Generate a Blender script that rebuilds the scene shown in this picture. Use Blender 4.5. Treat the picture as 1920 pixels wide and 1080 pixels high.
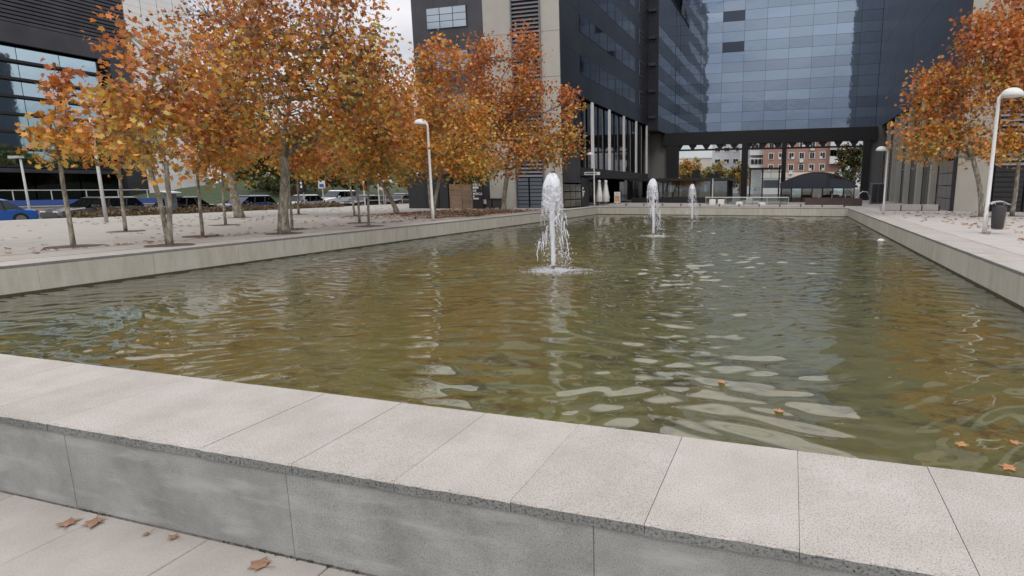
import bpy, bmesh, math, random
import numpy as np
from mathutils import Vector, Matrix, Euler
R = math.radians
random.seed(7)
for o in list(bpy.data.objects): bpy.data.objects.remove(o)
SC = bpy.context.scene
COL = SC.collection

# ------------------------------------------------------------------ camera
cam = bpy.data.cameras.new('camera'); camo = bpy.data.objects.new('camera', cam); COL.objects.link(camo)
yaw, pit, rol = .29154, .17438, -.00374
Rv = Vector((math.cos(yaw), math.sin(yaw), 0))
Fv = Vector((-math.sin(yaw) * math.cos(pit), math.cos(yaw) * math.cos(pit), -math.sin(pit)))
Uv = Rv.cross(Fv)
Rr = math.cos(rol) * Rv + math.sin(rol) * Uv; Ur = -math.sin(rol) * Rv + math.cos(rol) * Uv
m = Matrix((Rr, Ur, -Fv)).transposed().to_4x4(); m.translation = (0, 0, 1.25)
camo.matrix_world = m
cam.sensor_width = 36; cam.lens = 1063.3 / 1920 * 36; cam.shift_x = -(1161.5 - 960) / 1920
cam.clip_start = .05; cam.clip_end = 3000
SC.camera = camo

# ------------------------------------------------------------------ sky, sun, exposure
SUN_EL, SUN_AZ = 48, 145            # azimuth clockwise from +Y
W = bpy.data.worlds.new('World'); SC.world = W; W.use_nodes = True
nt = W.node_tree; N = nt.nodes; Lk = nt.links
bg = N['Background']; bg.inputs['Strength'].default_value = .1
sky = N.new('ShaderNodeTexSky'); sky.sky_type = 'NISHITA'; sky.sun_disc = False
sky.sun_elevation = R(SUN_EL); sky.sun_rotation = R(SUN_AZ); sky.altitude = 600
tc = N.new('ShaderNodeTexCoord')
mp = N.new('ShaderNodeMapping'); mp.inputs['Scale'].default_value = (1.0, 1.0, 3.2)
Lk.new(tc.outputs['Generated'], mp.inputs['Vector'])
no = N.new('ShaderNodeTexNoise'); no.inputs['Scale'].default_value = 3.2; no.inputs['Detail'].default_value = 7; no.inputs['Roughness'].default_value = .55
no.inputs['Distortion'].default_value = .5
Lk.new(mp.outputs[0], no.inputs['Vector'])
r1 = N.new('ShaderNodeValToRGB'); r1.color_ramp.elements[0].position = .26; r1.color_ramp.elements[1].position = .46
Lk.new(no.outputs['Fac'], r1.inputs[0])
no2 = N.new('ShaderNodeTexNoise'); no2.inputs['Scale'].default_value = 2.1; no2.inputs['Detail'].default_value = 6
Lk.new(mp.outputs[0], no2.inputs['Vector'])
r2 = N.new('ShaderNodeValToRGB')
r2.color_ramp.elements[0].position = .36; r2.color_ramp.elements[0].color = (5.8, 6.0, 6.8, 1)
r2.color_ramp.elements[1].position = .60; r2.color_ramp.elements[1].color = (10.6, 10.4, 10.4, 1)
Lk.new(no2.outputs['Fac'], r2.inputs[0])
mx = N.new('ShaderNodeMixRGB'); Lk.new(r1.outputs[0], mx.inputs[0]); Lk.new(sky.outputs[0], mx.inputs[1]); Lk.new(r2.outputs[0], mx.inputs[2])
sx = N.new('ShaderNodeSeparateXYZ'); Lk.new(tc.outputs['Generated'], sx.inputs[0])      # overcast sky: brighter towards the zenith
ov = N.new('ShaderNodeMapRange'); ov.inputs[1].default_value = 0; ov.inputs[2].default_value = 1; ov.inputs[3].default_value = .64; ov.inputs[4].default_value = 2.3
Lk.new(sx.outputs['Z'], ov.inputs[0])
mo = N.new('ShaderNodeMixRGB'); mo.blend_type = 'MULTIPLY'; mo.inputs[0].default_value = 1; Lk.new(mx.outputs[0], mo.inputs[1]); Lk.new(ov.outputs[0], mo.inputs[2])
Lk.new(mo.outputs[0], bg.inputs['Color'])
sl = bpy.data.lights.new('sun', 'SUN'); sl.energy = 0.8; sl.angle = R(16); sl.color = (1, .95, .88)
so = bpy.data.objects.new('sun', sl); COL.objects.link(so)
az = R(SUN_AZ); el = R(SUN_EL)
so.rotation_euler = Vector((-math.sin(az) * math.cos(el), -math.cos(az) * math.cos(el), -math.sin(el))).to_track_quat('-Z', 'Y').to_euler()
SC.view_settings.view_transform = 'Standard'; SC.view_settings.look = 'None'; SC.view_settings.gamma = 1
SC.view_settings.exposure = 0.0; SC.view_settings.use_curve_mapping = False
SC.render.engine = 'CYCLES'
SC.cycles.max_bounces = 8; SC.cycles.transparent_max_bounces = 12

# ------------------------------------------------------------------ materials
MATS = {}
def nodes(name):
    mt = bpy.data.materials.new(name); mt.use_nodes = True
    t = mt.node_tree; b = t.nodes['Principled BSDF']; MATS[name] = mt
    return mt, t, t.nodes, t.links, b
def mat(name, col, rough=.6, metal=0, var=.0, scale=8, rnd=0, bump=0, bscale=60, spec=.5, stretch=None):
    """plain surface: colour with noise variation, per object random tone, fine bump"""
    mt, t, n, l, b = nodes(name)
    b.inputs['Roughness'].default_value = rough; b.inputs['Metallic'].default_value = metal
    b.inputs['Specular IOR Level'].default_value = spec
    b.inputs['Base Color'].default_value = (*col, 1)
    cd = None
    if var or bump:
        cd = n.new('ShaderNodeTexCoord').outputs['Object']
        if stretch:
            mpp = n.new('ShaderNodeMapping'); mpp.inputs['Scale'].default_value = stretch; l.new(cd, mpp.inputs[0]); cd = mpp.outputs[0]
    out = None
    if var:
        a = n.new('ShaderNodeTexNoise'); a.inputs['Scale'].default_value = scale; a.inputs['Detail'].default_value = 5; a.inputs['Roughness'].default_value = .6
        l.new(cd, a.inputs['Vector'])
        rp = n.new('ShaderNodeValToRGB'); rp.color_ramp.elements[0].position = .3; rp.color_ramp.elements[1].position = .7
        rp.color_ramp.elements[0].color = (*[c * (1 - var) for c in col], 1); rp.color_ramp.elements[1].color = (*[min(1, c * (1 + var)) for c in col], 1)
        l.new(a.outputs['Fac'], rp.inputs[0]); out = rp.outputs[0]
    if rnd:
        oi = n.new('ShaderNodeObjectInfo'); mr = n.new('ShaderNodeMapRange'); mr.inputs[3].default_value = 1 - rnd; mr.inputs[4].default_value = 1 + rnd
        l.new(oi.outputs['Random'], mr.inputs[0])
        mm = n.new('ShaderNodeMixRGB'); mm.blend_type = 'MULTIPLY'; mm.inputs[0].default_value = 1
        if out: l.new(out, mm.inputs[1])
        else: mm.inputs[1].default_value = (*col, 1)
        l.new(mr.outputs[0], mm.inputs[2]); out = mm.outputs[0]
    if out: l.new(out, b.inputs['Base Color'])
    if bump:
        a2 = n.new('ShaderNodeTexNoise'); a2.inputs['Scale'].default_value = bscale; a2.inputs['Detail'].default_value = 4; l.new(cd, a2.inputs['Vector'])
        bp = n.new('ShaderNodeBump'); bp.inputs['Strength'].default_value = bump; bp.inputs['Distance'].default_value = .01
        l.new(a2.outputs['Fac'], bp.inputs['Height']); l.new(bp.outputs[0], b.inputs['Normal'])
    return mt
def granite(name, base, dark, speck=150, amt=.5, rnd=.05, stain=None, bump=.25, rough=.75, streak=False, lime=False):
    """speckled granite: crystals, large mottling, dirt and (vertical) stains"""
    mt, t, n, l, b = nodes(name)
    g = n.new('ShaderNodeNewGeometry').outputs['Position']
    v = n.new('ShaderNodeTexNoise'); v.inputs['Scale'].default_value = speck; v.inputs['Detail'].default_value = 3; v.inputs['Roughness'].default_value = .7; l.new(g, v.inputs['Vector'])
    rp = n.new('ShaderNodeValToRGB'); e = rp.color_ramp.elements
    e[0].position = .33; e[0].color = (*dark, 1); e[1].position = .5; e[1].color = (*base, 1)
    e2 = e.new(.75); e2.color = (*[min(1, c * 1.16) for c in base], 1)
    l.new(v.outputs['Fac'], rp.inputs[0])
    mx0 = n.new('ShaderNodeMixRGB'); mx0.inputs[0].default_value = amt; mx0.inputs[1].default_value = (*base, 1); l.new(rp.outputs[0], mx0.inputs[2])
    big = n.new('ShaderNodeTexNoise'); big.inputs['Scale'].default_value = 2.3; big.inputs['Detail'].default_value = 7; big.inputs['Roughness'].default_value = .65
    if streak:
        ms = n.new('ShaderNodeMapping'); ms.inputs['Scale'].default_value = (2.2, 2.2, .5); l.new(g, ms.inputs[0]); l.new(ms.outputs[0], big.inputs['Vector'])
    else: l.new(g, big.inputs['Vector'])
    mr = n.new('ShaderNodeMapRange'); mr.inputs[1].default_value = .32; mr.inputs[2].default_value = .66; l.new(big.outputs['Fac'], mr.inputs[0])
    st = n.new('ShaderNodeMixRGB'); st.blend_type = 'MULTIPLY'
    st.inputs[2].default_value = (*(stain or (.82, .81, .78)), 1)
    inv = n.new('ShaderNodeMath'); inv.operation = 'SUBTRACT'; inv.inputs[0].default_value = 1; l.new(mr.outputs[0], inv.inputs[1])
    l.new(inv.outputs[0], st.inputs[0]); l.new(mx0.outputs[0], st.inputs[1])
    oi = n.new('ShaderNodeObjectInfo'); m2 = n.new('ShaderNodeMapRange'); m2.inputs[3].default_value = 1 - rnd; m2.inputs[4].default_value = 1 + rnd; l.new(oi.outputs['Random'], m2.inputs[0])
    mm = n.new('ShaderNodeMixRGB'); mm.blend_type = 'MULTIPLY'; mm.inputs[0].default_value = 1; l.new(st.outputs[0], mm.inputs[1]); l.new(m2.outputs[0], mm.inputs[2])
    fin = mm.outputs[0]
    if lime:
        ml = n.new('ShaderNodeMapping'); ml.inputs['Scale'].default_value = (1.1, 1, 5.5); l.new(g, ml.inputs[0])
        nl_ = n.new('ShaderNodeTexNoise'); nl_.inputs['Scale'].default_value = 1.5; nl_.inputs['Detail'].default_value = 7; nl_.inputs['Roughness'].default_value = .62; l.new(ml.outputs[0], nl_.inputs['Vector'])
        ra = n.new('ShaderNodeMapRange'); ra.inputs[1].default_value = .50; ra.inputs[2].default_value = .66; ra.inputs[4].default_value = .6; l.new(nl_.outputs['Fac'], ra.inputs[0])
        lm = n.new('ShaderNodeMixRGB'); l.new(ra.outputs[0], lm.inputs[0]); l.new(fin, lm.inputs[1]); lm.inputs[2].default_value = (.41, .415, .395, 1); fin = lm.outputs[0]
    l.new(fin, b.inputs['Base Color']); b.inputs['Roughness'].default_value = rough; b.inputs['Specular IOR Level'].default_value = .3
    bp = n.new('ShaderNodeBump'); bp.inputs['Strength'].default_value = bump; bp.inputs['Distance'].default_value = .004
    l.new(v.outputs['Fac'], bp.inputs['Height']); l.new(bp.outputs[0], b.inputs['Normal'])
    return mt

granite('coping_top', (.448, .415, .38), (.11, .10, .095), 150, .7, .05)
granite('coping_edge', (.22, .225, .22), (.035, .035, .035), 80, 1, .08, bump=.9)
granite('wall_granite', (.355, .355, .34), (.09, .09, .088), 165, .65, .06, stain=(.60, .61, .60), lime=True)
granite('pool_wall', (.46, .435, .385), (.36, .34, .30), 60, .4, .06, stain=(.78, .78, .70), streak=True)
granite('paver', (.385, .355, .325), (.24, .22, .20), 110, .45, .06)
mat('mortar', (.24, .225, .205), .9, var=.3, scale=30)
mat('algae_line', (.045, .042, .022), .6, var=.4, scale=20)
granite('plaza_sand', (.375, .355, .32), (.30, .265, .235), 40, .4, 0, stain=(.84, .82, .80), bump=.15)
granite('plaza_pale', (.45, .42, .39), (.36, .33, .31), 50, .35, 0, stain=(.88, .87, .86), bump=.12)
mat('asphalt', (.06, .06, .062), .9, var=.25, scale=2)
mat('soil', (.09, .065, .05), .95, var=.4, scale=14, bump=.6, bscale=40)
mat('earth', (.17, .14, .10), .95, var=.3, scale=1.2)
mat('grass', (.04, .058, .02), .9, var=.45, scale=3, bump=.8, bscale=30)
mat('beige_panel', (.40, .385, .34), .6, var=.05, scale=1.5, rnd=.03)
mat('grey_panel', (.17, .165, .155), .6, var=.06, scale=1.5)
mat('dark_metal', (.045, .047, .056), .34, .55, var=.22, scale=.5, rnd=.14)
mat('dark_metal_front', (.06, .06, .068), .4, .4, var=.2, scale=.6, rnd=.12)
mat('black_steel', (.012, .011, .013), .55)
mat('black_paint', (.018, .018, .02), .5, var=.2, scale=3)
mat('slate_slat', (.11, .13, .16), .5, rnd=.08)
mat('louver', (.17, .17, .19), .45, .3, rnd=.06)
mat('white_tile', (.74, .72, .70), .55, var=.04, scale=2, rnd=.03)
mat('lamp_white', (.62, .62, .60), .4, var=.05, scale=3)
mat('lamp_grey', (.45, .45, .44), .45, var=.1, scale=5)
mat('wood_board', (.24, .165, .11), .7, var=.3, scale=6, rnd=.2, stretch=(1, 1, 8))
mat('brick_red', (.38, .225, .175), .85, var=.12, scale=3, rnd=.03)
mat('plaster_grey', (.56, .56, .57), .8, var=.06, scale=1)
mat('plaster_cream', (.74, .66, .55), .8, var=.04, scale=1)
mat('white_frame', (.70, .69, .67), .5)
mat('fabric_white', (.72, .71, .68), .85, var=.06, scale=4)
mat('rust_brown', (.085, .058, .05), .7, var=.2, scale=3)
mat('bin_grey', (.045, .04, .042), .5, var=.15, scale=6)
mat('rubber', (.015, .015, .015), .8)
mat('steel', (.5, .5, .5), .3, .9)
mat('brass', (.35, .22, .08), .35, .9)
mat('lens_white', (.8, .8, .8), .1)
mat('lens_red', (.4, .01, .01), .15)
mat('hedge_brown', (.10, .065, .03), .9, var=.4, scale=6)
mat('text_white', (.8, .8, .78), .6)
mat('menu_print', (.55, .30, .16), .7, var=.3, scale=14)
mat('frame_blue', (.045, .055, .075), .5)
mat('blue_strip', (.04, .09, .30), .5)
def glass(name, tint, rough=.02, dark=(.01, .012, .016), wob=0):
    mt, t, n, l, b = nodes(name)
    b.inputs['Base Color'].default_value = (*tint, 1); b.inputs['Metallic'].default_value = 1; b.inputs['Roughness'].default_value = rough
    oi = n.new('ShaderNodeObjectInfo'); mr = n.new('ShaderNodeMapRange'); mr.inputs[3].default_value = .92; mr.inputs[4].default_value = 1.08; l.new(oi.outputs['Random'], mr.inputs[0])
    mm = n.new('ShaderNodeMixRGB'); mm.blend_type = 'MULTIPLY'; mm.inputs[0].default_value = 1; mm.inputs[1].default_value = (*tint, 1); l.new(mr.outputs[0], mm.inputs[2]); l.new(mm.outputs[0], b.inputs['Base Color'])
    if wob:
        g = n.new('ShaderNodeNewGeometry').outputs['Position']
        a = n.new('ShaderNodeTexNoise'); a.inputs['Scale'].default_value = .9; a.inputs['Detail'].default_value = 2; l.new(g, a.inputs['Vector'])
        bp = n.new('ShaderNodeBump'); bp.inputs['Strength'].default_value = wob; bp.inputs['Distance'].default_value = .05
        l.new(a.outputs['Fac'], bp.inputs['Height']); l.new(bp.outputs[0], b.inputs['Normal'])
    return mt
glass('glass_blue', (.225, .285, .375), .03, wob=.10)
glass('glass_blue2', (.20, .25, .325), .04, wob=.12)
glass('glass_open', (.055, .065, .085), .1)
glass('glass_dark', (.055, .06, .072), .05, wob=.05)
glass('glass_band', (.075, .095, .125), .12, wob=.15)
glass('glass_teal', (.52, .66, .73), .03, wob=.06)
glass('glass_grey', (.36, .41, .46), .06)
glass('glass_pale', (.30, .30, .27), .25)
glass('glass_car', (.035, .04, .045), .04)
def clear_glass(name, tr=.75):
    mt, t, n, l, b = nodes(name); n.remove(b)
    a = n.new('ShaderNodeBsdfTransparent'); a.inputs[0].default_value = (.8, .86, .84, 1)
    g = n.new('ShaderNodeBsdfGlossy'); g.inputs['Roughness'].default_value = .03; g.inputs[0].default_value = (.8, .8, .8, 1)
    x = n.new('ShaderNodeMixShader'); x.inputs[0].default_value = 1 - tr
    l.new(a.outputs[0], x.inputs[1]); l.new(g.outputs[0], x.inputs[2]); l.new(x.outputs[0], n['Material Output'].inputs[0])
clear_glass('glass_clear', .8)
def leafmat(name, trans=.4):
    mt, t, n, l, b = nodes(name); n.remove(b)
    at = n.new('ShaderNodeAttribute'); at.attribute_name = 'leafcol'
    d = n.new('ShaderNodeBsdfDiffuse'); tr = n.new('ShaderNodeBsdfTranslucent'); gl = n.new('ShaderNodeBsdfGlossy'); gl.inputs['Roughness'].default_value = .45
    gl.inputs[0].default_value = (.9, .85, .8, 1)
    l.new(at.outputs['Color'], d.inputs[0]); l.new(at.outputs['Color'], tr.inputs[0])
    x = n.new('ShaderNodeMixShader'); x.inputs[0].default_value = trans; l.new(d.outputs[0], x.inputs[1]); l.new(tr.outputs[0], x.inputs[2])
    y = n.new('ShaderNodeMixShader'); y.inputs[0].default_value = .05; l.new(x.outputs[0], y.inputs[1]); l.new(gl.outputs[0], y.inputs[2])
    l.new(y.outputs[0], n['Material Output'].inputs[0])
leafmat('leaf')
leafmat('leaf_dry', .1)
def barkmat():
    mt, t, n, l, b = nodes('bark')
    g = n.new('ShaderNodeNewGeometry').outputs['Position']
    mpp = n.new('ShaderNodeMapping'); mpp.inputs['Scale'].default_value = (9, 9, 4); l.new(g, mpp.inputs[0])
    a = n.new('ShaderNodeTexNoise'); a.inputs['Scale'].default_value = 1.2; a.inputs['Detail'].default_value = 6; a.inputs['Roughness'].default_value = .7; l.new(mpp.outputs[0], a.inputs['Vector'])
    rp = n.new('ShaderNodeValToRGB'); e = rp.color_ramp.elements; e[0].position = .34; e[0].color = (.10, .09, .068, 1); e[1].position = .60; e[1].color = (.36, .33, .265, 1)
    e2 = e.new(.5); e2.color = (.22, .20, .155, 1)
    l.new(a.outputs['Fac'], rp.inputs[0]); l.new(rp.outputs[0], b.inputs['Base Color']); b.inputs['Roughness'].default_value = .85
    bp = n.new('ShaderNodeBump'); bp.inputs['Strength'].default_value = .5; bp.inputs['Distance'].default_value = .02; l.new(a.outputs['Fac'], bp.inputs['Height']); l.new(bp.outputs[0], b.inputs['Normal'])
barkmat()
def watermat():
    mt, t, n, l, b = nodes('water'); n.remove(b)
    g = n.new('ShaderNodeNewGeometry').outputs['Position']
    a = n.new('ShaderNodeTexNoise'); a.inputs['Scale'].default_value = 5.5; a.inputs['Detail'].default_value = 2.5; a.inputs['Roughness'].default_value = .5; l.new(g, a.inputs['Vector'])
    bp = n.new('ShaderNodeBump'); bp.inputs['Strength'].default_value = .045; bp.inputs['Distance'].default_value = .03; l.new(a.outputs['Fac'], bp.inputs['Height'])
    fr = n.new('ShaderNodeFresnel'); fr.inputs[0].default_value = 1.75; l.new(bp.outputs[0], fr.inputs['Normal'])
    gl = n.new('ShaderNodeBsdfGlossy'); gl.inputs['Roughness'].default_value = .015; gl.inputs[0].default_value = (1, 1, 1, 1); l.new(bp.outputs[0], gl.inputs['Normal'])
    tr = n.new('ShaderNodeBsdfTransparent'); tr.inputs[0].default_value = (.86, .83, .66, 1)
    df = n.new('ShaderNodeBsdfDiffuse'); df.inputs[0].default_value = (.19, .185, .09, 1)
    x0 = n.new('ShaderNodeMixShader'); x0.inputs[0].default_value = .20; l.new(tr.outputs[0], x0.inputs[1]); l.new(df.outputs[0], x0.inputs[2])
    x = n.new('ShaderNodeMixShader'); l.new(fr.outputs[0], x.inputs[0]); l.new(x0.outputs[0], x.inputs[1]); l.new(gl.outputs[0], x.inputs[2])
    l.new(x.outputs[0], n['Material Output'].inputs[0])
watermat()
def poolfloor():
    mt, t, n, l, b = nodes('pool_floor')
    g = n.new('ShaderNodeNewGeometry').outputs['Position']
    def noise(sc, det, vec=g, ro=.6):
        a = n.new('ShaderNodeTexNoise'); a.inputs['Scale'].default_value = sc; a.inputs['Detail'].default_value = det; a.inputs['Roughness'].default_value = ro; l.new(vec, a.inputs['Vector']); return a.outputs['Fac']
    rp = n.new('ShaderNodeValToRGB'); e = rp.color_ramp.elements
    e[0].position = .40; e[0].color = (.315, .325, .16, 1); e[1].position = .60; e[1].color = (.335, .295, .145, 1)
    l.new(noise(.34, 4), rp.inputs[0])
    mpp = n.new('ShaderNodeMapping'); mpp.inputs['Scale'].default_value = (1.7, 2.6, 1); l.new(g, mpp.inputs[0])
    r = n.new('ShaderNodeValToRGB'); r.color_ramp.elements[0].position = .40; r.color_ramp.elements[0].color = (.22, .20, .17, 1); r.color_ramp.elements[1].position = .52; r.color_ramp.elements[1].color = (1, 1, 1, 1)
    l.new(noise(1.6, 4, mpp.outputs[0]), r.inputs[0])
    mm = n.new('ShaderNodeMixRGB'); mm.blend_type = 'MULTIPLY'; l.new(rp.outputs[0], mm.inputs[1]); l.new(r.outputs[0], mm.inputs[2])
    pa = n.new('ShaderNodeMapRange'); pa.inputs[1].default_value = .42; pa.inputs[2].default_value = .58; pa.inputs[3].default_value = .12; pa.inputs[4].default_value = 1; l.new(noise(.55, 2), pa.inputs[0]); l.new(pa.outputs[0], mm.inputs[0])
    r3 = n.new('ShaderNodeMapRange'); r3.inputs[3].default_value = .7; r3.inputs[4].default_value = 1.3; l.new(noise(9, 5), r3.inputs[0])
    m3 = n.new('ShaderNodeMixRGB'); m3.blend_type = 'MULTIPLY'; m3.inputs[0].default_value = 1; l.new(mm.outputs[0], m3.inputs[1]); l.new(r3.outputs[0], m3.inputs[2])
    l.new(m3.outputs[0], b.inputs['Base Color']); b.inputs['Roughness'].default_value = .9
poolfloor()
def foammat(name, alpha):
    mt, t, n, l, b = nodes(name)
    b.inputs['Base Color'].default_value = (.86, .87, .92, 1); b.inputs['Roughness'].default_value = .18
    b.inputs['Specular IOR Level'].default_value = .6
    b.inputs['Subsurface Weight'].default_value = 0
    tr = n.new('ShaderNodeBsdfTranslucent'); tr.inputs[0].default_value = (.9, .91, .95, 1)
    x0 = n.new('ShaderNodeMixShader'); x0.inputs[0].default_value = .35; l.new(b.outputs[0], x0.inputs[1]); l.new(tr.outputs[0], x0.inputs[2])
    tp = n.new('ShaderNodeBsdfTransparent'); x = n.new('ShaderNodeMixShader')
    if alpha < 1:
        g = n.new('ShaderNodeTexCoord').outputs['Object']
        a = n.new('ShaderNodeTexNoise'); a.inputs['Scale'].default_value = 16; a.inputs['Detail'].default_value = 4; l.new(g, a.inputs['Vector'])
        mr = n.new('ShaderNodeMapRange'); mr.inputs[1].default_value = .4; mr.inputs[2].default_value = .62; mr.inputs[3].default_value = alpha * .45; mr.inputs[4].default_value = min(1, alpha * 1.6)
        l.new(a.outputs['Fac'], mr.inputs[0]); l.new(mr.outputs[0], x.inputs[0])
    else: x.inputs[0].default_value = 1
    l.new(tp.outputs[0], x.inputs[1]); l.new(x0.outputs[0], x.inputs[2]); l.new(x.outputs[0], n['Material Output'].inputs[0])
foammat('foam', 1); foammat('water_sheet', .55)

# ------------------------------------------------------------------ mesh helpers
class MB:
    def __init__(s): s.v = []; s.f = []; s.m = []
    def add(s, vs, fs, mi=0):
        k = len(s.v); s.v += [tuple(p) for p in vs]; s.f += [tuple(i + k for i in f) for f in fs]; s.m += [mi] * len(fs); return s
    def box(s, x0, x1, y0, y1, z0, z1, mi=0):
        return s.add([(x0, y0, z0), (x1, y0, z0), (x1, y1, z0), (x0, y1, z0), (x0, y0, z1), (x1, y0, z1), (x1, y1, z1), (x0, y1, z1)],
                     [(0, 3, 2, 1), (4, 5, 6, 7), (0, 1, 5, 4), (1, 2, 6, 5), (2, 3, 7, 6), (3, 0, 4, 7)], mi)
    def bbox(s, x0, x1, y0, y1, z0, z1, b=.006, mi=0, side=None):
        """box with chamfered top edges"""
        si = mi if side is None else side
        v = [(x0, y0, z0), (x1, y0, z0), (x1, y1, z0), (x0, y1, z0), (x0, y0, z1 - b), (x1, y0, z1 - b), (x1, y1, z1 - b), (x0, y1, z1 - b),
             (x0 + b, y0 + b, z1), (x1 - b, y0 + b, z1), (x1 - b, y1 - b, z1), (x0 + b, y1 - b, z1)]
        s.add(v, [(0, 3, 2, 1)], si); k = len(s.v) - 12
        for f, q in [((0, 1, 5, 4), si), ((1, 2, 6, 5), si), ((2, 3, 7, 6), si), ((3, 0, 4, 7), si), ((4, 5, 9, 8), mi), ((5, 6, 10, 9), mi), ((6, 7, 11, 10), mi), ((7, 4, 8, 11), mi), ((8, 9, 10, 11), mi)]:
            s.f.append(tuple(i + k for i in f)); s.m.append(q)
        return s
    def tube(s, path, rad, n=8, mi=0, cap=True):
        path = [Vector(p) for p in path]; k = len(path)
        if not hasattr(rad, '__len__'): rad = [rad] * k
        vs = []; up = Vector((0, 0, 1))
        d0 = (path[1] - path[0]).normalized()
        a = d0.orthogonal().normalized()
        for i in range(k):
            d = (path[min(i + 1, k - 1)] - path[max(i - 1, 0)]).normalized()
            a = (a - d * a.dot(d)).normalized(); b = d.cross(a)
            for j in range(n):
                t = 2 * math.pi * j / n; vs.append(path[i] + rad[i] * (math.cos(t) * a + math.sin(t) * b))
        fs = [(i * n + j, i * n + (j + 1) % n, (i + 1) * n + (j + 1) % n, (i + 1) * n + j) for i in range(k - 1) for j in range(n)]
        if cap: fs += [tuple(range(n))[::-1], tuple((k - 1) * n + j for j in range(n))]
        return s.add(vs, fs, mi)
    def lathe(s, prof, c=(0, 0, 0), n=16, mi=0):
        vs = [(c[0] + r * math.cos(2 * math.pi * j / n), c[1] + r * math.sin(2 * math.pi * j / n), c[2] + z) for r, z in prof for j in range(n)]
        fs = [(i * n + j, i * n + (j + 1) % n, (i + 1) * n + (j + 1) % n, (i + 1) * n + j) for i in range(len(prof) - 1) for j in range(n)]
        return s.add(vs, fs, mi)
    def prism(s, pts, a, b, axis='x', mi=0):
        """polygon in the two other axes extruded along axis from a to b"""
        def P(u, v, w): return {'x': (w, u, v), 'y': (u, w, v), 'z': (u, v, w)}[axis]
        n = len(pts); vs = [P(u, v, a) for u, v in pts] + [P(u, v, b) for u, v in pts]
        return s.add(vs, [tuple(range(n)), tuple(range(2 * n - 1, n - 1, -1))] + [(i, i + n, (i + 1) % n + n, (i + 1) % n) for i in range(n)], mi)
    def mesh(s, name, mats, off=(0, 0, 0), smooth=False):
        me = bpy.data.meshes.new(name)
        me.from_pydata([(p[0] - off[0], p[1] - off[1], p[2] - off[2]) for p in s.v], [], s.f)
        for q in ([mats] if isinstance(mats, str) else mats): me.materials.append(MATS[q])
        if not isinstance(mats, str): me.polygons.foreach_set('material_index', s.m)
        if smooth: me.polygons.foreach_set('use_smooth', [True] * len(s.f))
        bm = bmesh.new(); bm.from_mesh(me); bmesh.ops.recalc_face_normals(bm, faces=bm.faces); bm.to_mesh(me); bm.free()
        me.update(); return me
    def build(s, name, mats, parent=None, smooth=False, local=False):
        off = (0, 0, 0)
        if parent is not None and not local:
            off = Vector(parent.location)
            if parent.parent is not None: off = off + Vector(parent.parent.location)
        return obj(name, s.mesh(name, mats, off, smooth), parent)
def obj(name, me, parent=None, loc=(0, 0, 0)):
    o = bpy.data.objects.new(name, me); COL.objects.link(o); o.location = loc
    if parent is not None: o.parent = parent
    return o
def tag(o, label, cat, group=None):
    o['label'] = label; o['category'] = cat
    if group: o['group'] = group
    return o
def thing(name, label, cat, loc=(0, 0, 0), rz=0, group=None):
    o = obj(name, None, None, loc); o.rotation_euler = (0, 0, rz); return tag(o, label, cat, group)
def struct(o, kind='structure'): o['kind'] = kind; return o
def sheet(name, x0, x1, y0, y1, z, m_, kind='structure'):
    return struct(MB().add([(x0, y0, z), (x1, y0, z), (x1, y1, z), (x0, y1, z)], [(0, 1, 2, 3)]).build(name, m_), kind)
def text_mesh(txt, size, m_, align='LEFT', sp=1.0):
    cu = bpy.data.curves.new('lettering', 'FONT'); cu.body = txt; cu.size = size; cu.align_x = align; cu.space_line = sp; cu.extrude = .004
    cu.offset = size * .02
    to = bpy.data.objects.new('lettering', cu); COL.objects.link(to)
    bpy.context.view_layer.update()
    me = bpy.data.meshes.new_from_object(to.evaluated_get(bpy.context.evaluated_depsgraph_get()))
    bpy.data.objects.remove(to); me.materials.clear(); me.materials.append(MATS[m_]); return me

def strokes(rows, h, m_):
    """lettering too small to read: short strokes of uneven width, one list of widths per row, in the xz plane"""
    b = MB()
    for r, ws in enumerate(rows):
        u = 0
        for w in ws: b.box(u, u + w * .8, -.004, 0, -r * h * 1.35, -r * h * 1.35 + h); u += w
    return b.mesh('lettering', m_)
# ------------------------------------------------------------------ ground sheets
PX0, PX1, PY0, PY1 = -12.66, 3.33, 2.70, 37.2      # inner faces of the pool
CW = .80                                            # coping width
ZW = -.52                                           # water level
sheet('ground', -900, 900, -300, 1500, -1.3, 'earth')
sheet('plaza_gravel', -31, -14.62, 1.95, 60, 0, 'plaza_sand')
sheet('plaza_paved_strip', -14.58, PX0 - CW - .004, 1.95, 33.5, .002, 'plaza_sand')
sheet('plaza_right', PX1 + CW + .004, 45, 1.95, 75, 0, 'plaza_pale')
sheet('far_terrace', -30, PX1 + CW, PY1 + CW + .004, 75, -.003, 'plaza_pale')
sheet('far_street', -80, 60, 75, 400, -.2, 'asphalt')
sheet('road', -48, -32.2, -60, 75, -.42, 'asphalt')
MB().box(-32.2, -31.0, -60, 75, -.9, -.02).build('road_kerb', 'plaza_pale')
struct(bpy.data.objects['road_kerb'])
struct(MB().box(-49.5, -48, -60, 75, -.9, -.45).build('far_pavement', 'plaza_pale'))
e = MB().box(-14.615, -14.585, 1.95, 60, -.2, .006).build('plaza_edging', 'mortar'); struct(e)
struct(MB().box(-60, PX0 - CW - .01, 1.90, 1.945, -1.2, -.004).build('retaining_wall_left', 'wall_granite'))
struct(MB().box(PX1 + CW + .01, 45, 1.90, 1.945, -1.2, -.004).build('retaining_wall_right', 'wall_granite'))

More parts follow.
